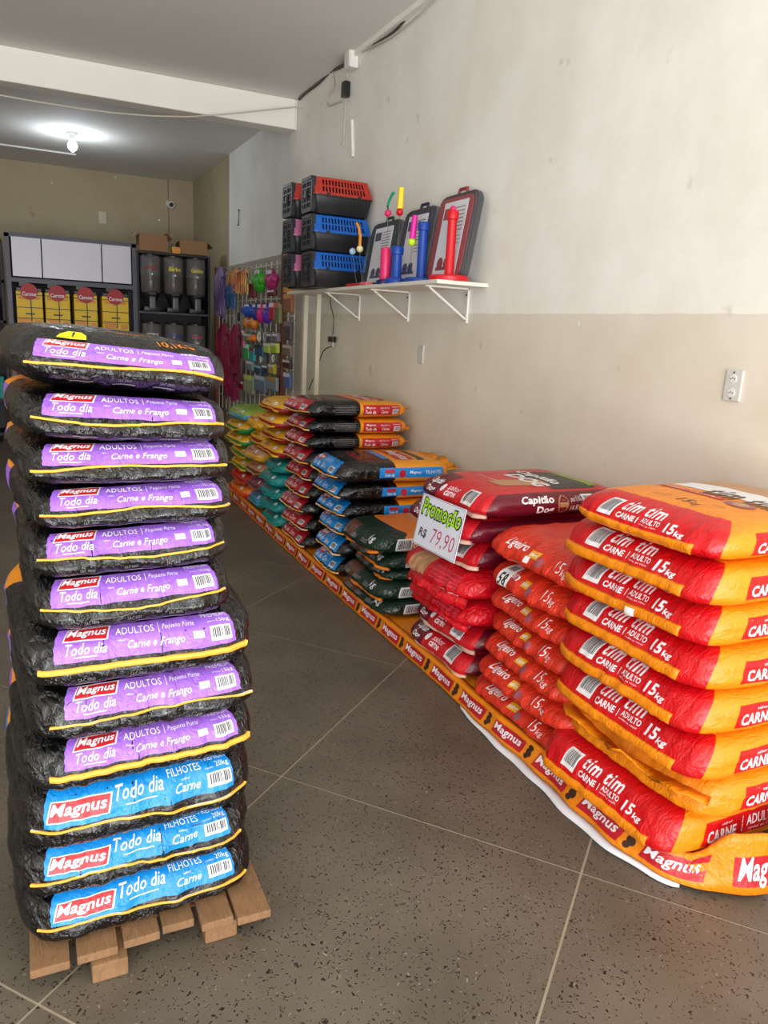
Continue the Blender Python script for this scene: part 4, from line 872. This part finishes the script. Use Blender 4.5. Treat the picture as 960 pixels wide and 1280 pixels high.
M_NAVY = mat('navy_fabric', (34, 34, 66), .7); M_MRN = mat('maroon_fabric', (150, 52, 56), .7); M_DKG = mat('dark_green_fabric', (28, 48, 40), .7); M_EDGE = mat('edge_fabric', (32, 30, 34), .6)
backpack('maroon backpack in clear cover with paper insert, nearest on the shelf', 4.03, .43, .50, M_MRN, mat('ink_red', (150, 40, 44), .5), M_EDGE)
backpack('navy backpack in clear cover with paper insert, middle one on the shelf', 4.49, .42, .47, M_NAVY, mat('ink_navy', (50, 50, 110), .5), M_EDGE)
backpack('dark green backpack in clear cover, farthest of three on the shelf', 4.98, .46, .44, M_DKG, mat('ink_grey', (70, 70, 90), .5), M_EDGE)

# ------------------------------------------------------------------ wall fittings
def plate(name, label, x, y, w=.075, h=.115, parts=True):
    p = atX(x, y, WX); t = thing(name, label, 'socket', (WX, p[1], p[2]))
    g = G(); g.box((-.005, 0, 0), (.010, w, h), bev=.004); g.add('plate', mat('socket_white', (206, 204, 200), .4), t)
    if parts:
        for z in (.025, -.027):
            g = G(); g.rod((-.0135, 0, z), (-.009, 0, z), .017, n=6); s_ = g.add('outlet', mat('socket_face', (226, 224, 220), .4), t)
            g = G()
            for q in (-.008, 0, .008): g.rod((-.0145, q, z+(.003 if q == 0 else 0)), (-.012, q, z+(.003 if q == 0 else 0)), .0025, n=6)
            g.add('hole', M_INK, s_)
        g = G(); g.ball((-.010, 0, .048), .004, 6).ball((-.010, 0, -.048), .004, 6); g.add('screw', M_RUST, t)
    return t
plate('wall_socket', 'double white wall socket on the wall above the orange sacks', 918, 482)
plate('blank_plate', 'painted over cover plate on the wall right of the black sack stack', 527, 443, .07, .12, False)
plate('wall_socket', 'small white wall socket with a black adapter beside the cream posts', 416, 426, .06, .11)
M_CABLE = mat('cable_dark', (70, 66, 60), .6); M_CABW = mat('cable_pale', (196, 190, 178), .6)
def cable(name, label, pts, r, m, cat='cable', X=WX-.012):
    P = [tuple(atX(x, y, X)) if len(p_) == 2 else tuple(p_) for p_ in pts for x, y in [(p_[0], p_[1])]]
    # subdivide for smoothness
    Q_ = []
    for i in range(len(P)-1):
        a, b, c_, d = [np.array(P[min(max(k, 0), len(P)-1)]) for k in (i-1, i, i+1, i+2)]
        for t in (0, .33, .66): Q_.append(.5*((2*b)+(-a+c_)*t+(2*a-5*b+4*c_-d)*t*t+(-a+3*b-3*c_+d)*t**3))
    Q_.append(np.array(P[-1])); g = G(); g.tube(Q_, r, 6); o = g.add(name, m, None, True); return tag(o, label, cat)
cable('cable', 'dark cable running down to the black adapter beside the cream posts', [(418, 357), (413, 372), (414, 385), (417, 397), (416, 420)], .004, M_CABLE)
cable('cable', 'thin pale cable hanging to the small socket', [(423, 357), (421, 380), (423, 398), (424, 420)], .003, M_CABW)
cable('cable', 'thin black cable sagging from the socket down behind the sacks', [(414, 433), (405, 438), (399, 452), (392, 472), (386, 487)], .0045, M_BLACK, X=2.33)
p = atX(415, 424, WX-.03); g = G(); g.box(p, (.035, .11, .045), bev=.006); tag(g.add('plug_adapter', M_BLACK), 'black plug adapter on the small socket', 'adapter')
cable('cable', 'dark cable along the ceiling corner toward the front', [(444, 64), (470, 54), (492, 40), (512, 18), (532, -4)], .008, M_CABLE)
cable('cable', 'pale cable beside the dark one at the ceiling corner', [(446, 68), (478, 52), (500, 38), (522, 20), (546, -4)], .006, M_CABW, X=WX-.02)
cable('cable', 'bundle of wires along the ceiling corner toward the beam', [(440, 76), (425, 84), (412, 90), (398, 104), (382, 116), (374, 124)], .012, M_CABLE)
cable('cable', 'thin wire dangling in a loop below the ceiling corner', [(415, 88), (419, 106), (412, 118), (410, 132), (418, 130), (428, 126)], .005, M_CABW)
cable('cable', 'thin wire hanging straight below the black driver box', [(434, 92), (433, 120), (431, 150), (429, 182)], .006, M_CABW)
p = atX(432, 112, WX-.03); g = G(); g.box((WX-.03, p[1], p[2]), (.05, .07, .11), bev=.008); o = tag(g.add('driver_box', M_BLACK), 'small black driver box hanging below the ceiling corner', 'device')
p = atX(441, 74, WX-.03); t = thing('junction_box', 'white junction box at the ceiling corner', 'electrical box', (WX-.04, p[1], p[2]))
g = G(); g.box((0, 0, 0), (.07, .11, .14), bev=.006); g.add('box_body', M_WHITE, t); g = G(); g.box((-.038, 0, 0), (.006, .09, .12), bev=.002); g.add('cover', M_SHELF, t)
a = atX(440, 150, WX-.01); b = atX(441, 196, WX-.01); g = G(); g.rod(a, b, .012, n=8); tag(g.add('conduit', M_WHITE), 'short white conduit on the wall above the carriers', 'conduit')
a = atX(299, 262, WX+.02); b = atX(298, 281, WX+.02); g = G(); g.tube([a+np.array([0, .05, 0]), a, b, b+np.array([0, .05, 0])], .007, 6); tag(g.add('wall_hook', M_CABLE), 'small dark wire hook on the white rear side wall', 'hook')
a = atX(374, 124, WX-.012); g = G(); g.rod((WX-.012, BY-.012, 3.27), (WX-.012, BY-.012, 3.52), .010, n=8); tag(g.add('conduit', M_WHITE), 'white conduit in the corner between beam and wall', 'conduit')
# sagging cables across the room
def sag(name, label, a, b, s, r, m):
    a = np.array(a); b = np.array(b); g = G(); g.tube([a+(b-a)*t-np.array([0, 0, s*4*t*(1-t)]) for t in np.linspace(0, 1, 17)], r, 6); return tag(g.add(name, m, None, True), label, 'cable')
P_ = [atY(a_, b_, 7.1) for a_, b_ in ((368, 134), (350, 136), (320, 139), (280, 143), (235, 146), (190, 145), (140, 141), (95, 135), (45, 127), (0, 119))]
P_ = [np.array([WX, 7.1, P_[0][2]+.005])]+P_+[P_[-1]+(np.array([XL, 7.1, P_[-1][2]+.30])-P_[-1])*t for t in (.25, .5, .75, 1)]
g = G(); g.tube(P_, .006, 6); tag(g.add('cable', M_CABW, None, True), 'pale cable sagging across the room in front of the beam', 'cable')
sbox('trim_2', (WX-.045, YF, CZ-.035), (WX, 5.85, CZ), M_BEAM)
a = atZ(95, 193, CZ-.01); b = atZ(0, 181, CZ-.01); g = G(); g.box(((a+b)/2+np.array([-1.0, 0, .0])), (abs(a[0]-b[0])+2.0, .025, .018)); tag(g.add('conduit', M_WHITE), 'white conduit along the rear ceiling', 'conduit')
# lamp
lp = atZ(90, 166, CZ); t = thing('ceiling_lamp', 'bare lit bulb in a white holder on the rear ceiling', 'lamp', (lp[0], lp[1], CZ))
g = G(); g.lathe([(.055, -.001), (.055, -.02), (.03, -.03), (.03, -.08)][::-1], n=18); g.add('lamp_holder', M_WHITE, t, True)
g = G(); g.lathe([(.010, -.20), (.045, -.17), (.055, -.14), (.045, -.11), (.025, -.08)], n=18); g.add('bulb', mat('bulb_glow', (220, 235, 255), .3, emit=14), t, True)
d = bpy.data.lights.new('bulb_light', 'POINT'); d.energy = 18; d.color = (.85, .93, 1); d.shadow_soft_size = .06; o = bpy.data.objects.new('bulb_light', d); C.objects.link(o); o.parent = t; o.location = (0, 0, -.27)
# security camera on the back wall
p = atY(213, 254, YB-.10); t = thing('security_camera', 'small white security camera high on the rear wall', 'camera', (p[0], YB-.0, p[2]))
g = G(); g.rod((0, 0, 0), (0, -.03, 0), .05, n=16).rod((0, -.03, 0), (0, -.07, -.01), .015, n=8); g.add('mount', M_WHITE, t, True); g = G(); g.rod((0, -.06, -.01), (0, -.17, -.03), .045, n=16); g.add('camera_body', M_WHITE, t, True); g = G(); g.rod((0, -.171, -.03), (0, -.176, -.031), .033, n=14); g.add('lens', M_BLACK, t)
a = atY(213, 200, YB); b = atY(213, 250, YB); g = G(); g.rod((b[0], YB-.008, b[2]), (b[0], YB-.008, CZ-.01), .008, n=6); tag(g.add('cable', M_CABW, None, True), 'white cable above the security camera', 'cable')
p = atY(128, 272, YB); g = G(); g.box((p[0], YB-.004, p[2]), (.10, .008, .16), bev=.002); tag(g.add('wall_plate', mat('old_plate', (206, 194, 170), .6)), 'pale blank plate on the rear wall above the shelving', 'plate')

# ------------------------------------------------------------------ rear shelving
YS = 10.0
M_STEEL = mat('graphite_steel', (74, 74, 84), .45, .3); M_PANEL = mat('white_panel', (214, 212, 226), .25); M_DK = mat('dark_shelf', (40, 38, 38), .6)
def XZ(x, y, Y=YS): p = atY(x, y, Y); return p[0], p[2]
x0 = XZ(5, 300)[0]; x1 = XZ(170, 306)[0]; zt_ = 2.385
u = thing('display_shelving', 'tall graphite steel shelving with three white header panels at the rear', 'shelving', ((x0+x1)/2, YS+.25, 0)); ox = (x0+x1)/2
for x in (x0+.025, x1-.025):
    for y in (-.225, .225):
        g = G(); g.box((x-ox, y, zt_/2), (.05, .05, zt_)); g.add('upright', M_STEEL, u)
g = G(); g.box((0, 0, zt_-.015), (x1-x0, .5, .05)); g.add('top_board', M_STEEL, u)
for z in (1.88, 1.33, .85, .35):
    g = G(); g.box((0, 0, z), (x1-x0-.1, .5, .05)); g.add('shelf', M_STEEL, u)
g = G(); g.box((0, .24, 1.2), (x1-x0-.1, .01, 2.3)); g.add('back_panel', M_DK, u)
dv = [XZ(14, 320)[0], XZ(52, 320)[0], XZ(127, 320)[0], XZ(164, 320)[0]]
for a, b in zip(dv, dv[1:]):
    g = G(); g.box(((a+b)/2-ox, -.255, 2.135), (b-a-.012, .012, .43), bev=.002); g.add('header_panel', M_PANEL, u)
M_BOX = mat('yellow_card', (240, 198, 20), .5); M_BXO = mat('card_orange', (226, 150, 50), .5); M_BR = mat('badge_red', (176, 16, 36), .5)
bx = [(20, 54), (56, 88), (92, 122), (127, 161)]
wn = ['leftmost', 'second from the left', 'third from the left', 'rightmost']
for k, (a, b) in enumerate(bx):
    xa = XZ(a, 380)[0]; xb = XZ(b, 380)[0]; w = xb-xa; h = .40
    t = thing('yellow_bin', 'yellow fronted food bin with round red badge, %s under the white panels' % wn[k], 'bin', ((xa+xb)/2, YS-.02, 1.357), group='yellow bins on the rear shelving')
    g = G(); g.box((0, .2, h/2), (w-.01, .38, h), bev=.006); g.add('bin_body', M_BOX, t)
    g = G(); g.box((0, .03, .42), (w*.9, .04, .03)); g.box((-.05, .03, .48), (.10, .03, .05)); g.add('black_hinge', M_BLACK, t)
    g = G()
    for z in (.10, .22, .36): g.box((0, .004, z), (w-.012, .006, .008))
    g.box((w*.05, .0035, .2), (.010, .006, .34)); g.box((0, .0035, .15), (.10, .006, .014)); g.add('black_line', M_INK, t)
    g = G(); g.box((-w*.2, .005, .06), (w*.45, .006, .07)); g.box((w*.3, .005, .05), (w*.25, .006, .06)); g.box((0, .005, .33), (w*.8, .006, .03)); g.add('orange_print', M_BXO, t)
    g = G(); g.rod((0, .0, .398), (0, -.012, .398), .092, n=24); bd = g.add('round_badge', M_BR, t, False)
    v, f, _ = text_mesh('Carone', .0, .02, 2)
    mesh('lettering', np.stack((-.075+.15*v[:, 0], np.full(len(v), -.0135), .350+.045*v[:, 1]), -1), f, M_PAPER, bd)
# left neighbour shelf sliver
u2 = thing('side_shelving', 'dark shelving with dim goods at the far left edge', 'shelving', (x0-.52, YS+.25, 0))
for z in (2.3, 1.85, 1.4, .95, .5, .1):
    g = G(); g.box((0, 0, z), (.98, .45, .03)); g.add('shelf', M_DK, u2)
for x in (-.475, .475):
    g = G(); g.box((x, 0, 1.15), (.03, .45, 2.28)); g.add('side_panel', M_DK, u2)
g = G(); g.box((0, .22, 1.15), (.94, .01, 2.28)); g.add('back_panel', M_DK, u2)
for k, (z, m) in enumerate(((1.866, M_TAN), (1.416, M_BRN), (.966, M_BXO), (.516, M_TEA))):
    for j in range(4):
        g = G(); g.box((x0-.52-.34+.225*j, YS+.17, z+.13), (.19, .26, .26), bev=.01)
        o = g.add('goods_box', m if j % 2 else M_TAN); tag(o, 'dim packaged box on the dark left shelving, %s shelf, %s' % (['upper', 'second', 'third', 'lowest'][k], ['outer left', 'second along', 'third along', 'next to the steel upright'][j]), 'box', 'packages on the dark left shelving')
# dispensers
M_CLR = mat('clear_bin', (150, 146, 146), .08, alpha=.3); M_KIB = mat('kibble_dark', (58, 40, 34), .8, noise=.4, nscale=60)
xa = XZ(171, 330)[0]; xb = XZ(263, 330)[0]; u3 = thing('dispenser_rack', 'black rack holding bulk food dispensers in two rows at the rear', 'rack', ((xa+xb)/2, YS+.25, 0)); oc = (xa+xb)/2
for x in (xa+.01, xb-.01):
    g = G(); g.box((x-oc, 0, 1.16), (.03, .45, 2.32)); g.add('side_panel', M_DK, u3)
zs = XZ(215, 392)[1]
for z in (2.31, zs, .72, .05):
    g = G(); g.box((0, 0, z), (xb-xa-.05, .45, .025)); g.add('shelf', M_STEEL if z == zs else M_DK, u3)
g = G(); g.box((0, .215, 1.16), (xb-xa, .01, 2.3)); g.add('back_panel', M_DK, u3)
def dispenser(x, z, h, label, mk, word, inner=True):
    t = thing('food_dispenser', label, 'dispenser', (x, YS-.05, z), group='bulk food dispensers')
    g = G(); g.lathe([(.110, .22), (.118, .25), (.118, h-.02), (.112, h)], n=24); g.add('clear_bin', M_CLR, t, True)
    g = G(); g.lathe([(.105, .225), (.108, .25), (.108, h*.66)], n=20); g.add('kibble', M_KIB, t, True).__setitem__('kind', 'stuff')
    g = G(); g.lathe([(.108, h), (.108, h+.02), (.05, h+.025)], n=24); g.add('cap', M_BLACK, t, True)
    g = G(); g.lathe([(.05, .06), (.07, .12), (.105, .20), (.105, .24)], n=20); g.box((0, 0, .03), (.19, .2, .05), bev=.005); g.add('hopper', M_BLACK, t, True)
    g = G(); g.box((0, -.12, .10), (.075, .06, .16), bev=.02); g.add('spout', mat('spout_grey', (96, 94, 96), .35), t); g = G(); g.box((0, -.13, .21), (.09, .05, .04), bev=.008); g.add('lever', M_BLACK, t)
    v, f, asp = text_mesh(word, .1, .02, 2); th = (-.5+v[:, 0])*1.3
    bd = mesh('badge', np.stack((.1195*np.sin(th), -.1195*np.cos(th), h-.16+.05*v[:, 1]), -1), f, mk, t)
    g = G(); g.rod((0, -.117, h-.21), (0, -.121, h-.21), .012, n=10); g.add('white_dot', M_PAPER, t)
for k, (xc, w_, mk) in enumerate(((187.5, 'Frost', M_BR), (216, 'Birbo', MATS['toy_yellow']), (243.5, 'Golden', MATS['toy_yellow']))):
    X_ = XZ(xc, 350)[0]
    dispenser(X_, zs+.0135, 2.265-zs-.02, 'tall clear dispenser on the upper rack, %s' % ['left one with a red mark', 'middle one with a yellow mark', 'right one with a golden mark'][k], mk, w_)
for k, (xc, w_, mk) in enumerate(((187.5, 'BISCROK', M_PAPER), (216, 'Dog', MATS['toy_blue']), (243.5, 'Cat', MATS['toy_pink']))):
    X_ = XZ(xc, 350)[0]
    dispenser(X_, .735, .73, 'clear dispenser on the lower rack, %s' % ['left one with white lettering', 'middle one with a blue mark', 'right one with a pink mark'][k], mk, w_)
M_CARD = mat('cardboard', (150, 112, 78), .8, noise=.1, nscale=5)
for k, (a, b, yb, h, lb) in enumerate(((175, 210, 303, .20, 'brown cardboard box on the rack, left of the pair'), (222, 264, 308, .17, 'open brown cardboard box on the rack, right of the pair'))):
    xa_, _ = XZ(a, yb); xb_, _ = XZ(b, yb); w = min(xb_-xa_, .34); X_ = (xa_+xb_)/2
    t = thing('cardboard_box', lb, 'box', (X_, YS+.2, 2.3235)); th = .006
    for nm2, c_, d_ in (('box_bottom', (0, 0, .004), (w, .3, th)), ('box_wall', (0, -.147, h/2), (w, th, h)), ('box_wall', (0, .147, h/2), (w, th, h)), ('box_wall', (-w/2+.003, 0, h/2), (th, .288, h)), ('box_wall', (w/2-.003, 0, h/2), (th, .288, h))):
        g = G(); g.box(c_, d_); g.add(nm2, M_CARD, t)
    for sx in (-1, 1):
        g = G(); g.box((0, 0, 0), (.10, .28, .004)); o = g.add('flap', M_CARD, t); o.location = (sx*(w/2+.035), 0, h-.03 if k else h+.0); o.rotation_euler = (0, R(sx*(40 if k else 50)), 0)
p = XZ(221, 300); g = G(); g.box((p[0], YS+.1, 2.3235+.04), (.10, .12, .075), bev=.008); tag(g.add('small_carton', MATS['card_orange']), 'small orange carton between the two cardboard boxes', 'box')

# ------------------------------------------------------------------ wire grid with hanging goods
GX = 2.30
gr = thing('wire_grid', 'white wire grid display on the rear side wall hung with accessories', 'display grid', (GX, 8.4, 0))
ya, yb_ = 6.97, 10.0
for z in np.arange(.62, 2.13, .165):
    g = G(); g.rod((.015, ya-8.4, z), (.015, yb_-8.4, z), .006, n=6); g.add('wire', M_SHELF, gr)
for y in np.linspace(ya, yb_, 17):
    g = G(); g.rod((.025, y-8.4, .45), (.025, y-8.4, 2.14), .005, n=6); g.add('wire', M_SHELF, gr)
for y in (7.24, 10.04):
    g = G(); g.box((2.3, y, 1.1), (.04, .05, 2.2)); tag(g.add('upright_post', mat('brown_post', (120, 66, 40), .6)), 'brown upright post at the %s end of the wire grid' % ('near' if y < 8 else 'far'), 'post')
HM = {}
def hm(c, r=.45):
    k = tuple(c)
    if k not in HM: HM[k] = mat('goods_%d_%d_%d' % k, c, r, bump=.3, bscale=50)
    return HM[k]
def hang(name, cat, label, x0, x1, y0, y1, col, kind='pack', X=2.24, col2=None, group=None):
    a = atX(x0, y0, X); b = atX(x1, y1, X); yc = (a[1]+b[1])/2; w = max(.02, abs(a[1]-b[1])*.92); h = max(.04, a[2]-b[2]); zc = a[2]
    t = thing(name, label, cat, (X, yc, zc), group=group)
    g = G(); g.tube([(.07, 0, .01), (.0, 0, .012), (-.02, 0, .0)], .003, 5); g.add('hook', M_WIRE, t)
    if kind == 'pack':
        g = G(); g.box((0, 0, -h/2), (.035, w, h*.96), bev=.008); g.add('packet', hm(col), t); 
        g = G(); g.box((-.018, 0, -.02), (.006, w*.9, min(.05, h*.25))); g.add('header_card', hm(col2 or (220, 220, 224)), t)
    elif kind == 'toy':
        g = G(); g.ball((0, 0, -h*.2), min(w*.4, h*.25), 12, (.6, 1, 1)).ball((0, 0, -h*.6), 1, 12, (.05, w*.42, h*.36)).ball((0, w*.33, -h*.42), w*.16, 8).ball((0, -w*.33, -h*.42), w*.16, 8)
        g.add('toy_body', hm(col), t, True); g = G(); g.box((-.03, 0, -h*.12), (.004, w*.5, h*.16)); g.add('header_card', hm((226, 226, 230)), t)
    elif kind == 'ring':
        g = G(); R_ = min(w, h)*.42
        g.tube([(0, R_*math.cos(q), -h*.45+R_*1.15*math.sin(q)) for q in np.linspace(0, 2*math.pi, 17)], R_*.22, 6); g.add('ring', hm(col), t, True); g = G(); g.box((.01, 0, -h*.5), (.004, w*.9, h*.9)); g.add('backing_card', hm(col2 or (150, 150, 156)), t)
    elif kind == 'strap':
        n = max(3, int(w/.035))
        for k in range(n):
            yy = -w/2+w*(k+.5)/n; d_ = h*random.uniform(.85, 1.02)
            g = G(); g.tube([(0, yy*.4, 0), (-.01, yy, -d_*.2), (-.015+.01*(k % 2), yy*1.05, -d_*.6), (-.01, yy, -d_)], .012, 6)
            c_ = tuple(int(min(255, q*random.uniform(.8, 1.2))) for q in col) if not col2 or k % 2 == 0 else col2
            g.add('strap', hm(c_), t, True)
    return t
items = [
 ('pet_coat', 'coat', 'purple and white pet coat at the far top of the grid', 269, 283, 336, 400, (86, 62, 120), 'strap', (150, 140, 170)),
 ('leash_bunch', 'leash', 'bunch of blue leashes at the far top of the grid', 284, 296, 352, 388, (40, 90, 140), 'strap', None),
 ('leash_bunch', 'leash', 'bunch of tan and orange leashes in the top row of the grid', 286, 302, 338, 366, (180, 110, 70), 'strap', (196, 160, 90)),
 ('leash_bunch', 'leash', 'bunch of golden leashes in the top row of the grid', 302, 312, 337, 368, (200, 170, 90), 'strap', (170, 90, 60)),
 ('plush_toy', 'pet toy', 'bright green hanging toy in the top row', 318, 331, 338, 367, (60, 170, 40), 'toy', None),
 ('plush_toy', 'pet toy', 'magenta hanging toy in the top row', 334, 346, 338, 364, (170, 40, 110), 'toy', None),
 ('small_packet', 'packet', 'dark red packet behind the green toy', 312, 320, 350, 372, (110, 30, 40), 'pack', None),
 ('small_packet', 'packet', 'maroon packet under the magenta toy', 336, 345, 362, 370, (90, 20, 40), 'pack', None),
 ('plush_toy', 'pet toy', 'blue hanging toy in the second row', 306, 317, 380, 398, (30, 80, 190), 'toy', None),
 ('plush_toy', 'pet toy', 'navy hanging toy in the second row', 317, 324, 380, 402, (40, 50, 140), 'toy', None),
 ('plush_toy', 'pet toy', 'pink magenta hanging toy in the second row', 323, 331, 380, 405, (210, 30, 130), 'toy', None),
 ('plush_toy', 'pet toy', 'purple hanging toy in the second row', 330, 338, 380, 406, (90, 40, 160), 'toy', None),
 ('small_packet', 'packet', 'crimson packet in the second row', 338, 344, 379, 400, (180, 30, 60), 'pack', None),
 ('small_packet', 'packet', 'olive and orange packet in the second row by the brown post', 345, 351, 379, 405, (110, 120, 70), 'pack', (200, 120, 80)),
 ('collar', 'collar', 'black and white ring collar far left of the second row', 292, 305, 392, 402, (60, 40, 44), 'ring', None),
 ('plush_toy', 'pet toy', 'orange rounded toy under the blue one', 308, 321, 400, 409, (210, 120, 40), 'toy', None),
 ('collar', 'collar', 'dark ring collar under the purple toys', 322, 334, 402, 410, (50, 34, 50), 'ring', None),
 ('small_packet', 'packet', 'pink long packet at the left of the third row', 299, 306, 413, 434, (214, 110, 130), 'pack', None),
 ('small_packet', 'packet', 'sage packet in the third row', 306, 312, 416, 427, (110, 140, 100), 'pack', None),
 ('plush_toy', 'pet toy', 'orange ball toy in the third row', 312, 320, 418, 428, (230, 120, 30), 'toy', None),
 ('collar', 'collar', 'white ring collar in the third row, left one', 321, 327, 415, 428, (225, 225, 215), 'ring', (80, 70, 70)),
 ('collar', 'collar', 'grey ring collar in the third row, right one', 328, 334, 415, 428, (170, 170, 170), 'ring', (80, 70, 70)),
 ('small_packet', 'packet', 'dark grey packet in the third row', 335, 341, 416, 428, (90, 84, 90), 'pack', None),
 ('small_packet', 'packet', 'grey mauve packet in the third row by the brown post', 342, 349, 416, 428, (120, 110, 126), 'pack', None),
 ('small_packet', 'packet', 'green packet at the left of the fourth row', 306, 312, 430, 450, (60, 180, 90), 'pack', None),
 ('small_packet', 'packet', 'teal packet in the fourth row', 313, 319, 434, 452, (60, 160, 170), 'pack', (170, 40, 50)),
 ('small_packet', 'packet', 'steel blue packet in the fourth row', 320, 330, 430, 446, (50, 90, 120), 'pack', (40, 40, 50)),
 ('small_packet', 'packet', 'lime and white packet in the fourth row', 331, 338, 428, 442, (180, 200, 90), 'pack', None),
 ('small_packet', 'packet', 'yellow green packet in the fourth row by the brown post', 340, 348, 428, 442, (176, 200, 60), 'pack', None),
 ('small_packet', 'packet', 'grey rounded packet at the left of the fifth row', 309, 317, 450, 464, (130, 140, 140), 'pack', None),
 ('collar', 'collar', 'white ring toy in the fifth row, left one', 321, 332, 442, 454, (214, 214, 206), 'ring', (110, 120, 130)),
 ('collar', 'collar', 'white ring toy in the fifth row, right one', 337, 346, 443, 454, (226, 220, 210), 'ring', (110, 110, 110)),
 ('small_packet', 'packet', 'dark teal packet in the fifth row', 319, 328, 455, 468, (40, 90, 110), 'pack', (150, 190, 200)),
 ('small_packet', 'packet', 'slate packet in the fifth row', 329, 336, 455, 468, (50, 60, 90), 'pack', None),
 ('small_packet', 'packet', 'mustard packet in the fifth row', 337, 344, 454, 468, (190, 170, 50), 'pack', None),
 ('small_packet', 'packet', 'silver patterned packet at the left of the lowest row', 306, 318, 468, 494, (150, 160, 130), 'pack', (200, 210, 120)),
 ('small_packet', 'packet', 'blue grey packet in the lowest row', 319, 333, 468, 492, (110, 130, 150), 'pack', (190, 200, 210)),
 ('small_packet', 'packet', 'silver packet in the lowest row by the brown post', 335, 347, 469, 490, (140, 144, 150), 'pack', (180, 150, 60)),
 ('leash_bunch', 'leash', 'long crimson leashes hanging at the far end of the grid', 272, 288, 405, 470, (130, 16, 50), 'strap', (100, 20, 70)),
 ('leash_bunch', 'leash', 'long maroon leashes hanging beside the packets', 288, 303, 406, 480, (120, 10, 44), 'strap', (150, 40, 90)),
 ('leash_bunch', 'leash', 'magenta leashes reaching down to the sacks', 280, 300, 455, 505, (150, 20, 70), 'strap', (90, 10, 40)),
 ('small_packet', 'packet', 'red packet low beside the maroon leashes', 298, 306, 474, 488, (160, 24, 50), 'pack', None),
]
for (nm_, cat, lb, a, b, c_, d_, col, kd, c2) in items:
    hang(nm_, cat, lb, a, b, c_, d_, col, kd, 2.20 if kd == 'strap' else 2.235, c2)
right = [('rose and grey packet, top of the column by the pet carriers', 356, 366, 319, 341, (170, 110, 136), 'pack', (190, 180, 190)),
 ('golden treat packet, second in the column by the pet carriers', 356, 367, 344, 366, (206, 150, 60), 'pack', (220, 200, 150)),
 ('brown treat packet, third in the column by the pet carriers', 356, 366, 368, 391, (150, 90, 60), 'pack', (214, 150, 90)),
 ('dark packet, fourth in the column by the pet carriers', 356, 365, 402, 426, (80, 66, 70), 'pack', (130, 120, 126)),
 ('grey brown packet, fifth in the column by the pet carriers', 355, 365, 430, 446, (120, 104, 96), 'pack', (190, 180, 170)),
 ('dark brown packet, sixth in the column by the pet carriers', 355, 364, 448, 462, (70, 40, 40), 'pack', (200, 196, 190)),
 ('blue and white card packet, lowest in the column by the pet carriers', 356, 364, 465, 487, (90, 110, 160), 'pack', (210, 210, 222))]
for lb, a, b, c_, d_, col, kd, c2 in right: hang('treat_packet', 'packet', lb, a, b, c_, d_, col, kd, 2.26, c2)
